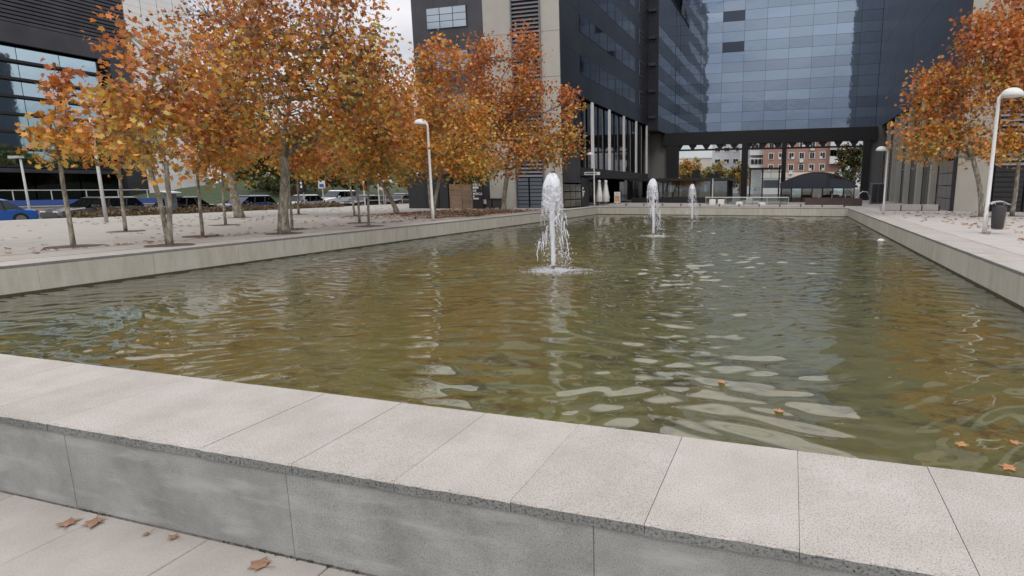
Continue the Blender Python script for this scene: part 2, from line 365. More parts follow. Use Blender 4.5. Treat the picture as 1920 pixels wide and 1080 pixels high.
# foreground pavement, its slabs one by one
fp = sheet('foreground_pavement', -60, 60, -40, 1.93, -.512, 'mortar')
pw, pl = .752, 1.5
pm = MB().bbox(-pw / 2 + .003, pw / 2 - .003, -pl / 2 + .003, pl / 2 - .003, -.05, 0, .004).mesh('paver', 'paver')
for i in range(20):
    for j in range(3):
        o = obj('paver', pm, fp, (-10.28 + .376 + i * pw, 1.911 - pl / 2 - j * pl, -.5 + random.uniform(-.002, .002)))
        o.rotation_euler = (random.uniform(-.0015, .0015), random.uniform(-.002, .002), random.uniform(-.002, .002))

# ------------------------------------------------------------------ the pool
pool = thing('fountain_pool', 'long rectangular stone pool with pale granite coping and three water jets', 'pool', (0, 0, 0))
core = MB()
core.box(PX0 - CW + .04, PX1 + CW - .04, PY0 - CW + .0195, PY0 - .03, -1.2, -.0045)
core.box(PX0 - CW + .04, PX1 + CW - .04, PY1 + .03, PY1 + CW - .04, -1.2, -.0045)
core.box(PX0 - CW + .041, PX0 - .029, PY0 - .031, PY1 + .031, -1.2, -.0047)
core.box(PX1 + .029, PX1 + CW - .041, PY0 - .031, PY1 + .031, -1.2, -.0047)
core.build('wall_core', 'mortar', pool)
MB().add([(PX0 - .03, PY0 - .03, -.92), (PX1 + .03, PY0 - .03, -.92), (PX1 + .03, PY1 + .03, -.92), (PX0 - .03, PY1 + .03, -.92)], [(0, 1, 2, 3)]).build('pool_floor', 'pool_floor', pool)
def slab_mesh(w, d, h, seed, jit=.0022):
    """coping slab with a chipped, rough outer edge (at -y)"""
    rg = random.Random(seed); n = 14
    xs = [-w / 2 + w * i / n for i in range(n + 1)]
    b = MB(); v = []
    for i, x in enumerate(xs):
        j1 = rg.uniform(-jit, jit * .4); j2 = rg.uniform(-jit, jit)
        v += [(x, -d / 2 + j2, -h), (x, -d / 2 + j1 + .001, -.007 - rg.uniform(0, .004)), (x, -d / 2 + .008 + rg.uniform(0, .006), 0), (x, d / 2 - .006, 0), (x, d / 2, -.006), (x, d / 2, -h)]
    for i in range(n):
        k = 6 * i
        for a in range(5):
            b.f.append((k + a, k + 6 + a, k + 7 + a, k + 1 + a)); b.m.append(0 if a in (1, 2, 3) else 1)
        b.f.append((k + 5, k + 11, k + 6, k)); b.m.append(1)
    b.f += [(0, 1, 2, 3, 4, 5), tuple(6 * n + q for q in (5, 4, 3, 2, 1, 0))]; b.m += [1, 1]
    b.v = v
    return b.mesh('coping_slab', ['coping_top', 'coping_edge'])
SW = .561
slabs = [slab_mesh(SW - .0024, CW - .001, .05, s) for s in range(5)]
def coping(x, y, rz, k):
    o = obj('coping_slab', slabs[k % 5], pool, (x, y, random.uniform(-.0012, .0012)))
    o.rotation_euler = (random.uniform(-.001, .001), random.uniform(-.001, .001), rz + random.uniform(-.0008, .0008))
x = .085 + SW / 2 - SW * 24
k = 0
while x - SW / 2 < PX1 + CW:
    if x - SW / 2 > PX0 - CW - .02: coping(x, PY0 - CW / 2, 0, k); coping(x, PY1 + CW / 2, math.pi, k + 2)
    x += SW; k += 1
y = PY0 + SW / 2 + .003
while y + SW / 2 < PY1 + .01:
    coping(PX0 - CW / 2, y, -R(90), k); coping(PX1 + CW / 2, y, R(90), k + 1); y += SW; k += 1
# wall facing panels
pn = 1.528
om = MB().box(-pn / 2 + .0025, pn / 2 - .0025, -.025, .025, -.497, -.0515).mesh('wall_panel', 'wall_granite')
x = -2.213 - pn * 8 + pn / 2
while x < PX1 + CW:
    if x - pn / 2 > PX0 - CW - .9: obj('wall_panel', om, pool, (x, PY0 - CW + .04 + random.uniform(-.001, .001), 0))
    x += pn
iw = 1.917
im = MB().box(-iw / 2 + .002, iw / 2 - .002, -.015, .015, -.95, -.056).mesh('inner_wall_panel', 'pool_wall')
for i in range(18):
    yy = PY0 + iw / 2 + i * iw
    for xx in (PX0 - .016, PX1 + .016):
        o = obj('inner_wall_panel', im, pool, (xx, yy, 0)); o.rotation_euler.z = R(90)
for i in range(9):
    xx = PX0 + .1 + iw * .5 * (1 if i else 1) + i * 1.755
    if xx + iw / 2 > PX1 + .9: break
fm = MB().box(-.886, .886, -.015, .015, -.95, -.056).mesh('inner_wall_panel', 'pool_wall')
for i in range(9):
    for yy in (PY0 - .016, PY1 + .016): obj('inner_wall_panel', fm, pool, (PX0 + .888 + i * 1.7767, yy, 0))
al = MB()
for a in ((PX0 + .001, PX0 + .006, PY0, PY1), (PX1 - .006, PX1 - .001, PY0, PY1), (PX0, PX1, PY1 - .006, PY1 - .001), (PX0, PX1, PY0 + .001, PY0 + .006)): al.box(*a, -.8, ZW + .035)
al.build('algae_line', 'algae_line', pool)

# ------------------------------------------------------------------ water
FN = [(-4.89, 11.29), (-4.86, 20.59), (-5.05, 30.41)]
rng = np.random.default_rng(3)
xs = np.linspace(PX0 + .0, PX1 - .0, 420)
ys = [PY0]
while ys[-1] < PY1: ys.append(ys[-1] + .020 + .0017 * (ys[-1] - PY0))
ys = np.array(ys); ys = PY0 + (ys - PY0) * (PY1 - PY0) / (ys[-1] - PY0)
X, Y = np.meshgrid(xs, ys)
Z = np.zeros_like(X)
wx = X + .35 * np.sin(.7 * Y + .4 * X) + .2 * np.sin(1.9 * X - .8 * Y)
wy = Y + .3 * np.sin(.9 * X + .3 * Y) + .18 * np.sin(1.3 * Y + 1.7 * X + 1)
for i in range(54):
    lam = .17 * (4.4 ** rng.random()); th = rng.normal(math.pi / 2 + .10, .42) + (math.pi if rng.random() < .5 else 0)
    kk = 2 * math.pi / lam; sl_ = .0205 * (lam / .4) ** .1
    Z += sl_ / kk * np.sin(kk * (np.cos(th) * wx + np.sin(th) * wy) + rng.random() * 6.28)
mod = .75 + .35 * np.sin(.45 * X + .31 * Y + 1) * np.sin(.27 * Y - .6 * X)
for fx, fy in FN: mod = mod + .75 * np.exp(-(np.hypot(X - fx - .6, (Y - fy) * .8) / 2.6) ** 2)
Z *= mod
for i, (fx, fy) in enumerate(FN):
    r = np.hypot(X - fx, Y - fy)
    Z += .010 * np.exp(-r / 1.5) * np.sin(2 * math.pi * r / .36) + .007 * np.exp(-(r / .55) ** 2) * rng.normal(size=X.shape) * .8
edge = np.minimum(np.minimum(X - PX0, PX1 - X), np.minimum(Y - PY0, PY1 - Y)); Z *= np.clip(edge / .15, .25, 1)
ny, nx = X.shape
V = np.stack([X, Y, Z + ZW], -1).reshape(-1, 3)
idx = np.arange(ny * nx).reshape(ny, nx)
F4 = np.stack([idx[:-1, :-1], idx[:-1, 1:], idx[1:, 1:], idx[1:, :-1]], -1).reshape(-1, 4)
def np_mesh(name, V, F, m_, smooth=False, cols=None):
    me = bpy.data.meshes.new(name); kf = F.shape[1]
    me.vertices.add(len(V)); me.vertices.foreach_set('co', V.astype(np.float32).ravel())
    me.loops.add(F.size); me.loops.foreach_set('vertex_index', F.astype(np.int32).ravel())
    me.polygons.add(len(F)); me.polygons.foreach_set('loop_start', np.arange(0, F.size, kf, dtype=np.int32))
    me.polygons.foreach_set('loop_total', np.full(len(F), kf, dtype=np.int32))
    me.materials.append(MATS[m_])
    if cols is not None:
        a = me.attributes.new('leafcol', 'FLOAT_COLOR', 'FACE'); a.data.foreach_set('color', np.concatenate([cols, np.ones((len(cols), 1))], 1).astype(np.float32).ravel())
    me.update(calc_edges=True); me.validate()
    if smooth: me.polygons.foreach_set('use_smooth', [True] * len(F))
    return me
struct(obj('water', np_mesh('water', V, F4, 'water', True)))

# ------------------------------------------------------------------ buildings
ZT = 28.0
# bridge block with mirror glass
YB = 65.15
br = thing('bridge_office_block', 'office block of blue mirror glass spanning the far end like a bridge', 'building', (0, YB, 0))
MB().box(-13.9, 8.4, YB + .06, YB + 14, 7.28, ZT).build('block_core', 'frame_blue', br)
gw, gh = 2.3, 1.035
gm = {q: MB().box(-gw / 2 + .011, gw / 2 - .011, 0, .05, .011, gh - .011).mesh('glass_panel', q) for q in ('glass_blue', 'glass_blue2', 'glass_open')}
for c in range(-1, 9):
    for r in range(22):
        q = 'glass_blue' if r % 2 else 'glass_blue2'
        if random.random() < .12: q = 'glass_blue'
        if c == 2 and r in (8, 11): q = 'glass_open'
        xc = -11.31 + c * gw
        if r * gh + 7.3 + gh > ZT + .2: continue
        o = obj('glass_panel', gm[q], br, (xc, 0, 7.30 + r * gh))
        o.rotation_euler = (random.gauss(0, .0022), 0, random.gauss(0, .0022))
MB().box(-13.9, 8.4, YB - .02, YB + .6, 7.0, 7.27).build('bottom_trim', 'black_steel', br)
ru = MB()
for X_ in range(6): ru.box(-13 + X_ * 4, -12.7 + X_ * 4, YB + .7, YB + 13.9, 6.7, 7.27)
ru.build('soffit_beams', 'black_steel', br)

# black truss beam with posts
tb = thing('steel_gantry', 'black steel gantry beam with truss on posts under the mirror glass block', 'gantry', (0, 60, 0))
MB().box(-13.3, 7.55, 60, 60.5, 5.62, 6.9).build('beam', 'black_steel', tb)
MB().box(-12.75, 7.1, 60.1, 60.35, 5.03, 5.2).build('bottom_chord', 'black_steel', tb)
for (a, b_) in ((-12.76, -11.53), (-5.04, -4.42), (-1.1, -.66), (6.36, 7.02)):
    MB().box(a, b_, 60.02, 60.5, 0, 5.62).build('post', 'black_steel', tb)
xx = -11.5; fl = 1
while xx < 6.2:
    w_ = 1.42
    MB().prism([(xx - .14, 5.2), (xx + .14, 5.2), (xx + .42, 5.62), (xx - .42, 5.62)], 60.12, 60.33, 'y').build('gusset', 'black_steel', tb)
    xx += w_; fl = not fl
for s in (0, 1): MB().box((-14.9, 7.06)[s], (-12.3, 8.1)[s], 60.55, 60.9, 0, 7.0).build('grey_wing_panel', 'grey_panel', tb)

# left office building
XL, YF = -13.95, 34.1
lb = thing('left_office_building', 'dark metal and beige panel office tower with vertical louvre strip behind orange trees', 'building', (XL, YF, 0))
MB().box(-24.4, XL - .35, YF + .1, 56.5, 7.3, ZT).build('tower_core', 'black_steel', lb)
MB().box(-24.4, XL - .45, YF + .1, 56.5, -.2, 7.3).build('base_core', 'black_steel', lb)
def wallbits(parent, name, m_, cells, axis, at, th=.08, gap=.012):
    """panels on the plane axis=at, cells are (u0,u1,z0,z1)"""
    for (u0, u1, z0, z1) in cells:
        b = MB()
        if axis == 'y': b.box(u0 + gap, u1 - gap, at, at + th, z0 + gap, z1 - gap)
        else: b.box(min(at, at - th), max(at, at - th), u0 + gap, u1 - gap, z0 + gap, z1 - gap)
        b.build(name, m_, parent)
FH = 2.67
zj = [-.1, 2.72, 5.4, 8.07, 10.74, 13.41, 16.08, 18.75, 21.4, 24.1, 26.8, ZT]
for z0, z1 in zip(zj, zj[1:]):
    wallbits(lb, 'beige_panel', 'beige_panel', [(-19.19, -17.2, z0, z1), (-15.27, XL - .03, z0, z1)], 'y', YF, gap=.01)
    wallbits(lb, 'dark_panel', 'dark_metal_front', [(-24.4, -22.7, z0, z1), (-22.7, -21.0, z0, z1), (-21.0, -19.19, z0, z1)], 'y', YF + .02, gap=.008)
for k in range(9):
    z0 = 3.42 + k * FH
    fr = MB().box(-23.24, -20.3, YF - .03, YF + .018, z0, z0 + 1.32).build('window', 'dark_metal_front', lb)
    for c in range(3):
        for r in range(3):
            b = MB().box(-23.2 + c * .97, -23.2 + c * .97 + .92, YF - .06, YF - .034, z0 + .04 + r * .42, z0 + .04 + r * .42 + .385)
            p = b.build('pane', 'glass_grey' if k in (2, 3) else 'glass_blue', fr)
lv = MB().box(-17.18, -15.29, YF + .03, YF + .09, 1.95, ZT).build('louvre_backing', 'black_steel', lb)
sm = MB().add([(-.93, 0, 0), (.93, 0, 0), (.93, .09, .13), (-.93, .09, .13), (-.93, .02, -.015), (.93, .02, -.015), (.93, .11, .115), (-.93, .11, .115)],
              [(0, 1, 2, 3), (7, 6, 5, 4), (0, 4, 5, 1), (2, 6, 7, 3), (0, 3, 7, 4), (1, 5, 6, 2)]).mesh('louvre_slat', 'louver')
for k in range(118): obj('louvre_slat', sm, lb, (-16.235 - XL, -.085, 2.0 + k * .236))
MB().box(-15.30, -15.22, YF - .1, YF, 0, ZT).build('louvre_jamb', 'louver', lb); MB().box(-17.22, -17.14, YF - .1, YF, 0, ZT).build('louvre_jamb', 'louver', lb)
for a, b_ in ((-17.1, -16.32), (-16.24, -15.34)):
    sh = MB().box(a, b_, YF - .06, YF + .02, 0, 1.95).build('shutter', 'black_steel', lb)
    for k in range(8): MB().box(a + .02, b_ - .02, YF - .1, YF - .06, .03 + k * .24, .22 + k * .24).build('shutter_slat', 'slate_slat', sh)
# side of the left building
for i in range(6):
    y0 = YF + (0, 3.3, 7.35, 11.4, 15.45, 19.5)[i]; y1 = YF + (3.3, 7.35, 11.4, 15.45, 19.5, 22.5)[i]
    z = 7.32
    while z < ZT - .5:
        wallbits(lb, 'side_panel', 'dark_metal', [(y0, y1, z, min(z + FH, ZT))], 'x', XL + random.uniform(-.004, .004), gap=.006); z += FH
for k in range(8):
    z0 = 8.75 + k * FH
    for j in range(7): wallbits(lb, 'window_pane', 'glass_dark', [(37.45 + j * 2.02, 37.45 + (j + 1) * 2.02, z0, z0 + 1.28)], 'x', XL + .016, th=.03, gap=.05)
    w_ = MB().box(XL - .02, XL + .03, 53.1, 54.55, z0 + .1, z0 + 1.4).build('window', 'louver', lb)
    for c in range(2):
        for r in range(3): MB().box(XL + .031, XL + .04, 53.17 + c * .68, 53.80 + c * .68, z0 + .16 + r * .41, z0 + .52 + r * .41).build('pane', 'black_steel', w_)
wallbits(lb, 'base_panel', 'dark_metal', [(YF, 37.3, 1.6, 4.4), (YF, 37.3, 4.4, 7.3)], 'x', XL)
for c in range(3):
    for r in range(3): wallbits(lb, 'frosted_pane', 'glass_pale', [(YF + .15 + c * 1.02, YF + 1.15 + c * 1.02, .02 + r * .51, .51 + r * .51)], 'x', XL + .01, gap=.02)
MB().box(XL - .42, XL - .3, 37.35, 56.4, 2.66, 7.3).build('glazing', 'glass_dark', lb)
MB().box(XL - .4, XL + .02, 37.35, 56.5, 2.1, 2.66).build('spandrel', 'black_paint', lb)
for yy in (40.0, 44.05, 48.15, 52.2, 56.25): MB().box(XL - .1, XL + .0, yy - .21, yy + .21, 2.662, 7.3).build('column', 'white_tile', lb)
for yy in (38.6, 42, 46.1, 50.2, 54.2): MB().box(XL - .3, XL - .24, yy - .05, yy + .05, 2.662, 7.3).build('mullion', 'black_steel', lb)
for j in range(8): MB().box(XL - .44, XL - .38, 37.6 + j * 2.4, 39.9 + j * 2.4, .05, 2.05).build('shop_window', 'glass_dark', lb)
MB().box(XL - .3, XL + .5, 38.2, 56.5, 2.0, 2.09).build('canopy', 'black_paint', lb)
# lettering on the dark door panel beside the lamp, and blade sign
me = strokes([[.09, .1, .08], [.09], [.1, .09, .1, .09, .08], [.09, .1, .09], [.1, .09, .1], [.08]], .09, 'text_white')
dp = MB().box(XL - .02, XL + .03, 37.36, 38.9, 0, 2.0).build('door_panel', 'black_paint', lb)
o = obj('lettering', me, dp, (.036, 37.45 - YF, 1.25)); o.rotation_euler = (0, 0, R(90))
o.location = (.036, 3.42, 1.22)
bs = MB().box(XL + .03, XL + 1.15, 38.0, 38.06, 2.16, 2.36).build('blade_sign', 'text_white', lb)
me = strokes([[.09, .07, .1, .08, .06, .1, .09, .07, .1, .09]], .1, 'black_steel'); o = obj('lettering', me, bs, (.1, 3.895, 2.21))

# band block between left building and bridge
XB = -12.95
bb = thing('left_wing_block', 'dark wing block with slanting ribbon windows beside the mirror glass block', 'building', (XB, 56.6, 0))
MB().box(-24, XB - .06, 56.62, YB + .1, 6.85, 20.6).build('wing_core', 'black_steel', bb)
for k in range(5):
    z0 = (6.85, 9.36, 11.75, 14.21, 16.75)[k]; z1 = (8.25, 10.6, 13.0, 15.65, 20.6)[k]
    for j in range(3): wallbits(bb, 'spandrel_panel', 'dark_metal', [(56.62 + j * 2.83, 56.62 + (j + 1) * 2.83, z0, z1)], 'x', XB, th=.05, gap=.004)
    wallbits(bb, 'front_panel', 'dark_metal', [(XL - .3, XB, 6.85 + k * 2.75, 9.6 + k * 2.75)], 'y', 56.56, th=.055, gap=.006)
    MB().box(XL + .1, XB - .2, 56.3, 56.56, 8.0 + k * 2.46, 8.25 + k * 2.46).build('ledge', 'dark_metal_front', bb)
    if k < 4:
        for j in range(8): wallbits(bb, 'ribbon_pane', 'glass_band', [(56.7 + j * 1.04, 57.74 + j * 1.04, z1, (9.36, 11.75, 14.21, 16.75)[k])], 'x', XB - .01, th=.04, gap=.02)
MB().box(XB - .03, XB + .06, 56.6, YB, 20.6, 20.75).build('parapet', 'black_steel', bb)
MB().box(-20, XL - .5, 56.8, 60, 0, 6.85).build('wing_base', 'grey_panel', bb)

# right office building
XR, YR = 7.9, 33.2
rb = thing('right_office_building', 'dark metal office tower with beige base panels behind the right-hand orange tree', 'building', (XR, YR, 0))
MB().box(XR + .12, 26, YR + .1, 51, 7.0, ZT).build('tower_core', 'black_steel', rb)
MB().box(XR + .5, 26, YR + .1, YB, -.2, 7.0).build('base_core', 'black_steel', rb)
MB().box(XR + .12, 26, 51, YB + .1, 7.0, ZT).build('rear_core', 'black_steel', rb)
for i in range(5):
    y0 = YR + i * 3.56
    for k in range(9): wallbits(rb, 'side_panel', 'dark_metal', [(y0, y0 + 3.56, 7.0 + k * 2.56, 9.56 + k * 2.56)], 'x', XR + .08 + random.uniform(-.004, .004), gap=.006)
for i in range(4):
    y0 = 51 + i * 3.5
    for k in range(9): wallbits(rb, 'rear_panel', 'dark_metal', [(y0, y0 + 3.5, 7.0 + k * 2.56, 9.56 + k * 2.56)], 'x', XR + .08 + random.uniform(-.004, .004), gap=.006)
for z0, z1 in zip(zj, zj[1:]):
    wallbits(rb, 'beige_panel', 'beige_panel', [(XR + .12, XR + 1.75, z0, z1), (XR + 4.6, XR + 6.4, z0, z1)], 'y', YR, gap=.01)
    wallbits(rb, 'dark_panel', 'dark_metal_front', [(XR + 6.4, XR + 9, z0, z1), (XR + 9, XR + 12, z0, z1)], 'y', YR + .02, gap=.008)
MB().box(XR, XR + .11, YR - .03, YR + .3, 0, ZT).build('corner_post', 'black_steel', rb)
MB().box(XR + 1.76, XR + 4.6, YR + .03, YR + .09, 0, ZT).build('louvre_backing', 'black_steel', rb)
sm2 = sm.copy()
for v in sm2.vertices: v.co.x *= 1.5
for k in range(117): obj('louvre_slat', sm2, rb, (3.18, -.085, 2.3 + k * .236))
for a, b_ in ((XR + 1.8, XR + 3.1), (XR + 3.16, XR + 4.56)):
    sh = MB().box(a, b_, YR - .06, YR + .02, 0, 2.25).build('shutter', 'black_steel', rb)
    for k in range(9): MB().box(a + .02, b_ - .02, YR - .1, YR - .06, .03 + k * .245, .215 + k * .245).build('shutter_slat', 'black_paint', sh)
MB().box(XR + .4, XR + .48, 36.4, YB, 0, 7.0).build('glazing', 'glass_dark', rb)
for yy in (38.73, 42.81, 47.06, 50.6, 53.1, 57, 61): MB().box(XR + .05, XR + .38, yy - .22, yy + .22, 0, 7.0).build('column', 'beige_panel', rb)
for yy in (40.7, 44.9, 48.8): MB().box(XR + .3, XR + .39, yy - .08, yy + .08, 0, 7.0).build('mullion', 'grey_panel', rb)
MB().box(XR + .34, XR + .39, 36.5, 52, 2.5, 2.65).build('transom', 'grey_panel', rb)
for c in range(3):
    for r in range(4): wallbits(rb, 'metal_tile', 'grey_panel', [(YR + .35 + c * 1.0, YR + 1.32 + c * 1.0, r * .66, .64 + r * .66)], 'x', XR + .12, gap=.01)
wallbits(rb, 'base_panel', 'glass_dark', [(YR + .3, YR + 3.3, 2.7, 7.0)], 'x', XR + .13)

# far-left office building
XF = -50
fb = thing('far_left_office_building', 'black framed office building with blue-green banded glass across the road', 'building', (XF, 20, -.6))
MB().box(XF - 14, XF - .9, 4, 33.8, -.6, 20).build('core', 'black_steel', fb)
MB().box(XF - .9, XF, 4, 33.8, 10.9, 12.2).build('lintel', 'dark_metal_front', fb)
MB().box(XF - .95, XF - .02, 32.35, 33.8, -.6, 10.9).build('pier', 'dark_metal_front', fb)
for k in range(30): MB().box(XF - .9, XF - .02, 4, 33.8, 12.25 + k * .26, 12.43 + k * .26).build('louvre', 'dark_metal_front', fb)
for j in range(10):
    for k in range(7):
        q = 'glass_teal'
        MB().box(XF - .86, XF - .8, 8 + j * 2.4, 10.36 + j * 2.4, 2.85 + k * 1.16, 3.95 + k * 1.16).build('glass_pane', q if (j > 3 or k > 2) else 'glass_blue', fb)
for k in range(8): MB().box(XF - .8, XF - .35, 4, 32.35, 2.78 + k * 1.16, 2.95 + k * 1.16).build('fin', 'black_steel', fb)
MB().box(XF - .9, XF - .3, 4, 32.35, 2.45, 2.72).build('ledge', 'dark_metal_front', fb)
for j in range(9): MB().box(XF - .7, XF - .64, 8 + j * 2.7, 10.6 + j * 2.7, -.4, 2.4).build('shop_window', 'glass_dark', fb)
wt = thing('white_tiled_building', 'tall building clad in white tiles beside the black framed one', 'building', (XF, 36.4, -.6))
MB().box(XF - 14, XF - .12, 33.82, 39.0, -.6, 24).build('core', 'mortar', wt)
tm = MB().box(-.1, 0, -.62, .62, .012, .5).mesh('tile', 'white_tile')
for j in range(4):
    for k in range(49): obj('tile', tm, wt, (random.uniform(-.004, .004), 33.84 + .645 + j * 1.29 - 36.4, k * .5))

for o_ in (fb, wt):                                   # they stand 80 m off, across the wide road
    o_.location = Vector((0, 0, 1.25)) + (Vector(o_.location) - Vector((0, 0, 1.25))) * 1.62; o_.scale = (1.62,) * 3
# ------------------------------------------------------------------ through the passage: far things
def flats(name, label, x0, x1, y, z1, m_, cols, rows, wz0, wdz, wx0, wdx, ww=1.0, wh=1.2):
    t = thing(name, label, 'building', ((x0 + x1) / 2, y, -.2))
    MB().box(x0, x1, y, y + 12, -.2, z1).build('wall', m_, t)
    for r in range(rows):
        for c in range(cols):
            cx = wx0 + c * wdx; z0 = wz0 + r * wdz
            f = MB().box(cx - ww / 2 - .12, cx + ww / 2 + .12, y - .12, y - .01, z0 - .12, z0 + wh + .12).build('window', 'white_frame', t)
            for s in (0, 1):
                lo = z0 + (wh * .35 if (c * 3 + r + s) % 4 == 0 else 0)
                MB().box(cx - ww / 2 + s * ww / 2 + .03, cx + s * ww / 2 - .03, y - .15, y - .121, lo, z0 + wh).build('pane', 'black_steel' if (c + r) % 5 else 'glass_pale', f)
            if (c * 7 + r * 5) % 6 == 2: MB().box(cx - .4, cx + .4, y - .55, y - .12, z0 - .85, z0 - .2).build('air_conditioner', 'white_frame', t)
    return t
bk = flats('brick_apartment_block', 'red brick apartment block with white windows seen through the passage', -6.3, 9.4, 130, 18, 'brick_red', 6, 4, 4.9, 2.45, -4.6, 2.1, .95, 1.15)
MB().box(-6.5, 9.6, 129.8, 130, 3.3, 4.4).build('stone_band', 'plaster_cream', bk)
MB().box(-6.5, 9.6, 129.9, 130, -.2, 3.3).build('ground_floor', 'plaster_grey', bk)
for k in range(4):
    bl = MB().box(7.3, 11.3, 128.6, 129.98, 6.1 + k * 3.1, 7.6 + k * 3.1).build('balcony', 'white_frame', bk)
    for s in range(6): MB().box(7.4 + s * .65, 7.98 + s * .65, 128.9, 129, 7.7 + k * 3.1, 8.9 + k * 3.1).build('balcony_pane', 'glass_open', bl)
    MB().box(7.3, 11.3, 128.7, 129.98, 8.95 + k * 3.1, 9.2 + k * 3.1).build('balcony_roof', 'white_frame', bl)
gk = flats('pale_apartment_block', 'pale grey apartment block left of the brick one through the passage', -20, -8.2, 150, 22, 'plaster_grey', 5, 5, 4.6, 2.9, -18.6, 2.3, 1.3, .9)
wk = flats('white_balcony_block', 'white block with enclosed balcony joined to the brick block', -11.5, -6.4, 133, 20, 'plaster_grey', 1, 4, 4.8, 2.6, -10.4, 2.4, .9, 1.0)
for k in range(3):
    bl = MB().box(-9.2, -5.6, 131.2, 133, 5.1 + k * 3.2, 6.3 + k * 3.2).build('balcony', 'white_frame', wk)
    for s in range(4): MB().box(-8.9 + s * .8, -8.3 + s * .8, 131.0, 131.18, 6.4 + k * 3.2, 7.4 + k * 3.2).build('balcony_pane', 'black_steel', bl)
    MB().box(-9.2, -5.6, 131.3, 133, 6.32 + k * 3.2, 7.7 + k * 3.2).build('balcony_wall', 'white_frame', bl)
ck = thing('cream_blank_building', 'cream blank-walled building at far left of the passage', 'building', (-30, 170, -.2))
MB().box(-44, -23, 170, 180, -.2, 9.75).build('wall', 'plaster_cream', ck); MB().box(-44.2, -22.8, 169.8, 180.2, 9.75, 9.95).build('parapet', 'white_frame', ck)

# ------------------------------------------------------------------ terrace: pavilions and furniture
lp = thing('low_bar_pavilion', 'low black glazed bar pavilion with flat roof behind the far pool edge', 'pavilion', (-9, 48, 0))
MB().box(-13.3, -4.9, 47.4, 53, 1.83, 2.05).build('roof', 'black_paint', lp)
MB().box(-8.2, -7.6, 49, 49.6, 2.05, 2.75).build('roof_vent', 'black_steel', lp); MB().box(-6.9, -5.9, 49, 49.8, 2.05, 2.4).build('roof_unit', 'black_steel', lp)
for j in range(6):
    MB().box(-13.2 + j * 1.36, -11.94 + j * 1.36, 48.1, 48.14, .45, 1.8).build('window_pane', 'glass_clear', lp)
    MB().box(-11.94 + j * 1.36, -11.84 + j * 1.36, 48.04, 48.18, 0, 1.83).build('mullion', 'black_steel', lp)
MB().box(-13.3, -5, 48.0, 48.2, 0, .44).build('plinth', 'black_paint', lp); MB().box(-13.2, -5, 51.5, 51.7, 0, 1.83).build('back_wall', 'black_steel', lp)
MB().box(-12.5, -6, 49.6, 50.1, 0, .9).build('counter', 'rust_brown', lp)
for j in range(7): MB().box(-12.4 + j, -12.15 + j, 50.6, 50.75, .9, 1.5).build('shelf_item', ('glass_pale', 'white_frame', 'glass_teal')[j % 3], lp)
ap = thing('arched_pavilion', 'dark pavilion with shallow arched roof and glazed front right of centre', 'pavilion', (2, 52, 0))
arc = [(-1.0 + 6.1 * t, 1.32 + 1.22 * math.sin(math.pi * (.08 + .84 * t))) for t in [i / 16 for i in range(17)]]
MB().prism(arc + [(x_, z_ - .1) for x_, z_ in reversed(arc)], 51.6, 56, 'y').build('arched_roof', 'rust_brown', ap)
MB().prism([(x_, z_ - .11) for x_, z_ in arc] + [(5.1, 1.18), (-1.0, 1.18)], 52, 52.1, 'y').build('gable', 'glass_dark', ap)
for j in range(7): MB().box(-.8 + j * .84, -.02 + j * .84, 52.0, 52.04, .4, 1.15).build('window_pane', ('glass_clear', 'glass_teal', 'glass_clear', 'glass_pale')[j % 4], ap)
for j in range(8): MB().box(-.9 + j * .84, -.82 + j * .84, 51.95, 52.06, 0, 1.2).build('mullion', 'black_steel', ap)
MB().box(-1, 5.1, 51.95, 52.05, 0, .4).build('plinth', 'rust_brown', ap); MB().box(-1, 5.1, 55, 55.1, 0, 1.6).build('back_wall', 'black_paint', ap)
kx = thing('glass_lift_kiosk', 'small black framed glass kiosk under the gantry', 'kiosk', (-2.7, 58, 0))
for a in (-4.05, -2.86, -1.3): MB().box(a, a + .14, 58, 58.14, 0, 3.1).build('post', 'black_steel', kx); 
MB().box(-4.1, -1.1, 57.9, 59.6, 3.0, 3.16).build('roof', 'black_steel', kx)
MB().box(-2.7, -1.3, 58.02, 58.1, 1.2, 1.95).build('solid_panel', 'slate_slat', kx)
MB().box(-3.9, -2.88, 58.03, 58.07, .9, 2.95).build('pane', 'glass_clear', kx); MB().box(-2.7, -1.35, 58.03, 58.07, 2.0, 2.95).build('pane', 'glass_clear', kx)
MB().box(-2.7, -1.3, 57.98, 58.1, 1.96, 2.02).build('sill', 'white_frame', kx); MB().box(-2.04, -1.98, 57.99, 58.1, 2.02, 2.95).build('mullion', 'white_frame', kx)
bl = thing('glass_balustrade', 'glass balustrade with pale handrail on the far terrace', 'railing', (-3, 41.5, 0))
MB().box(-5.95, -.2, 41.46, 41.54, .55, .6).build('handrail', 'white_frame', bl)
for j in range(5): MB().box(-5.93 + j * 1.43, -5.89 + j * 1.43, 41.48, 41.52, 0, .55).build('post', 'steel', bl)
for j in range(4): MB().box(-5.87 + j * 1.43, -4.53 + j * 1.43, 41.49, 41.505, .04, .53).build('glass_panel', 'glass_clear', bl)
for i, (cx, h, yy, nm) in enumerate([(-5.35, .44, 41, 'white cube stool nearest the slim pole behind the balustrade end'), (-4.75, .44, 41, 'white cube stool second from the slim pole'), (-3.45, .28, 40.7, 'low white cube stool in the middle of the balustrade'), (-2.9, .5, 42.4, 'pale tall cube stool behind the balustrade glass'), (-2.4, .32, 42.2, 'pale low cube stool right of the tall one behind the glass'), (-1.9, .24, 40.6, 'lowest pale cube stool near the balustrade right end')]):
    tag(MB().bbox(cx - .21, cx + .21, yy - .2, yy + .2, 0, h, .03).build('cube_stool', 'fabric_white'), nm, 'stool', 'cube stools on the far terrace')
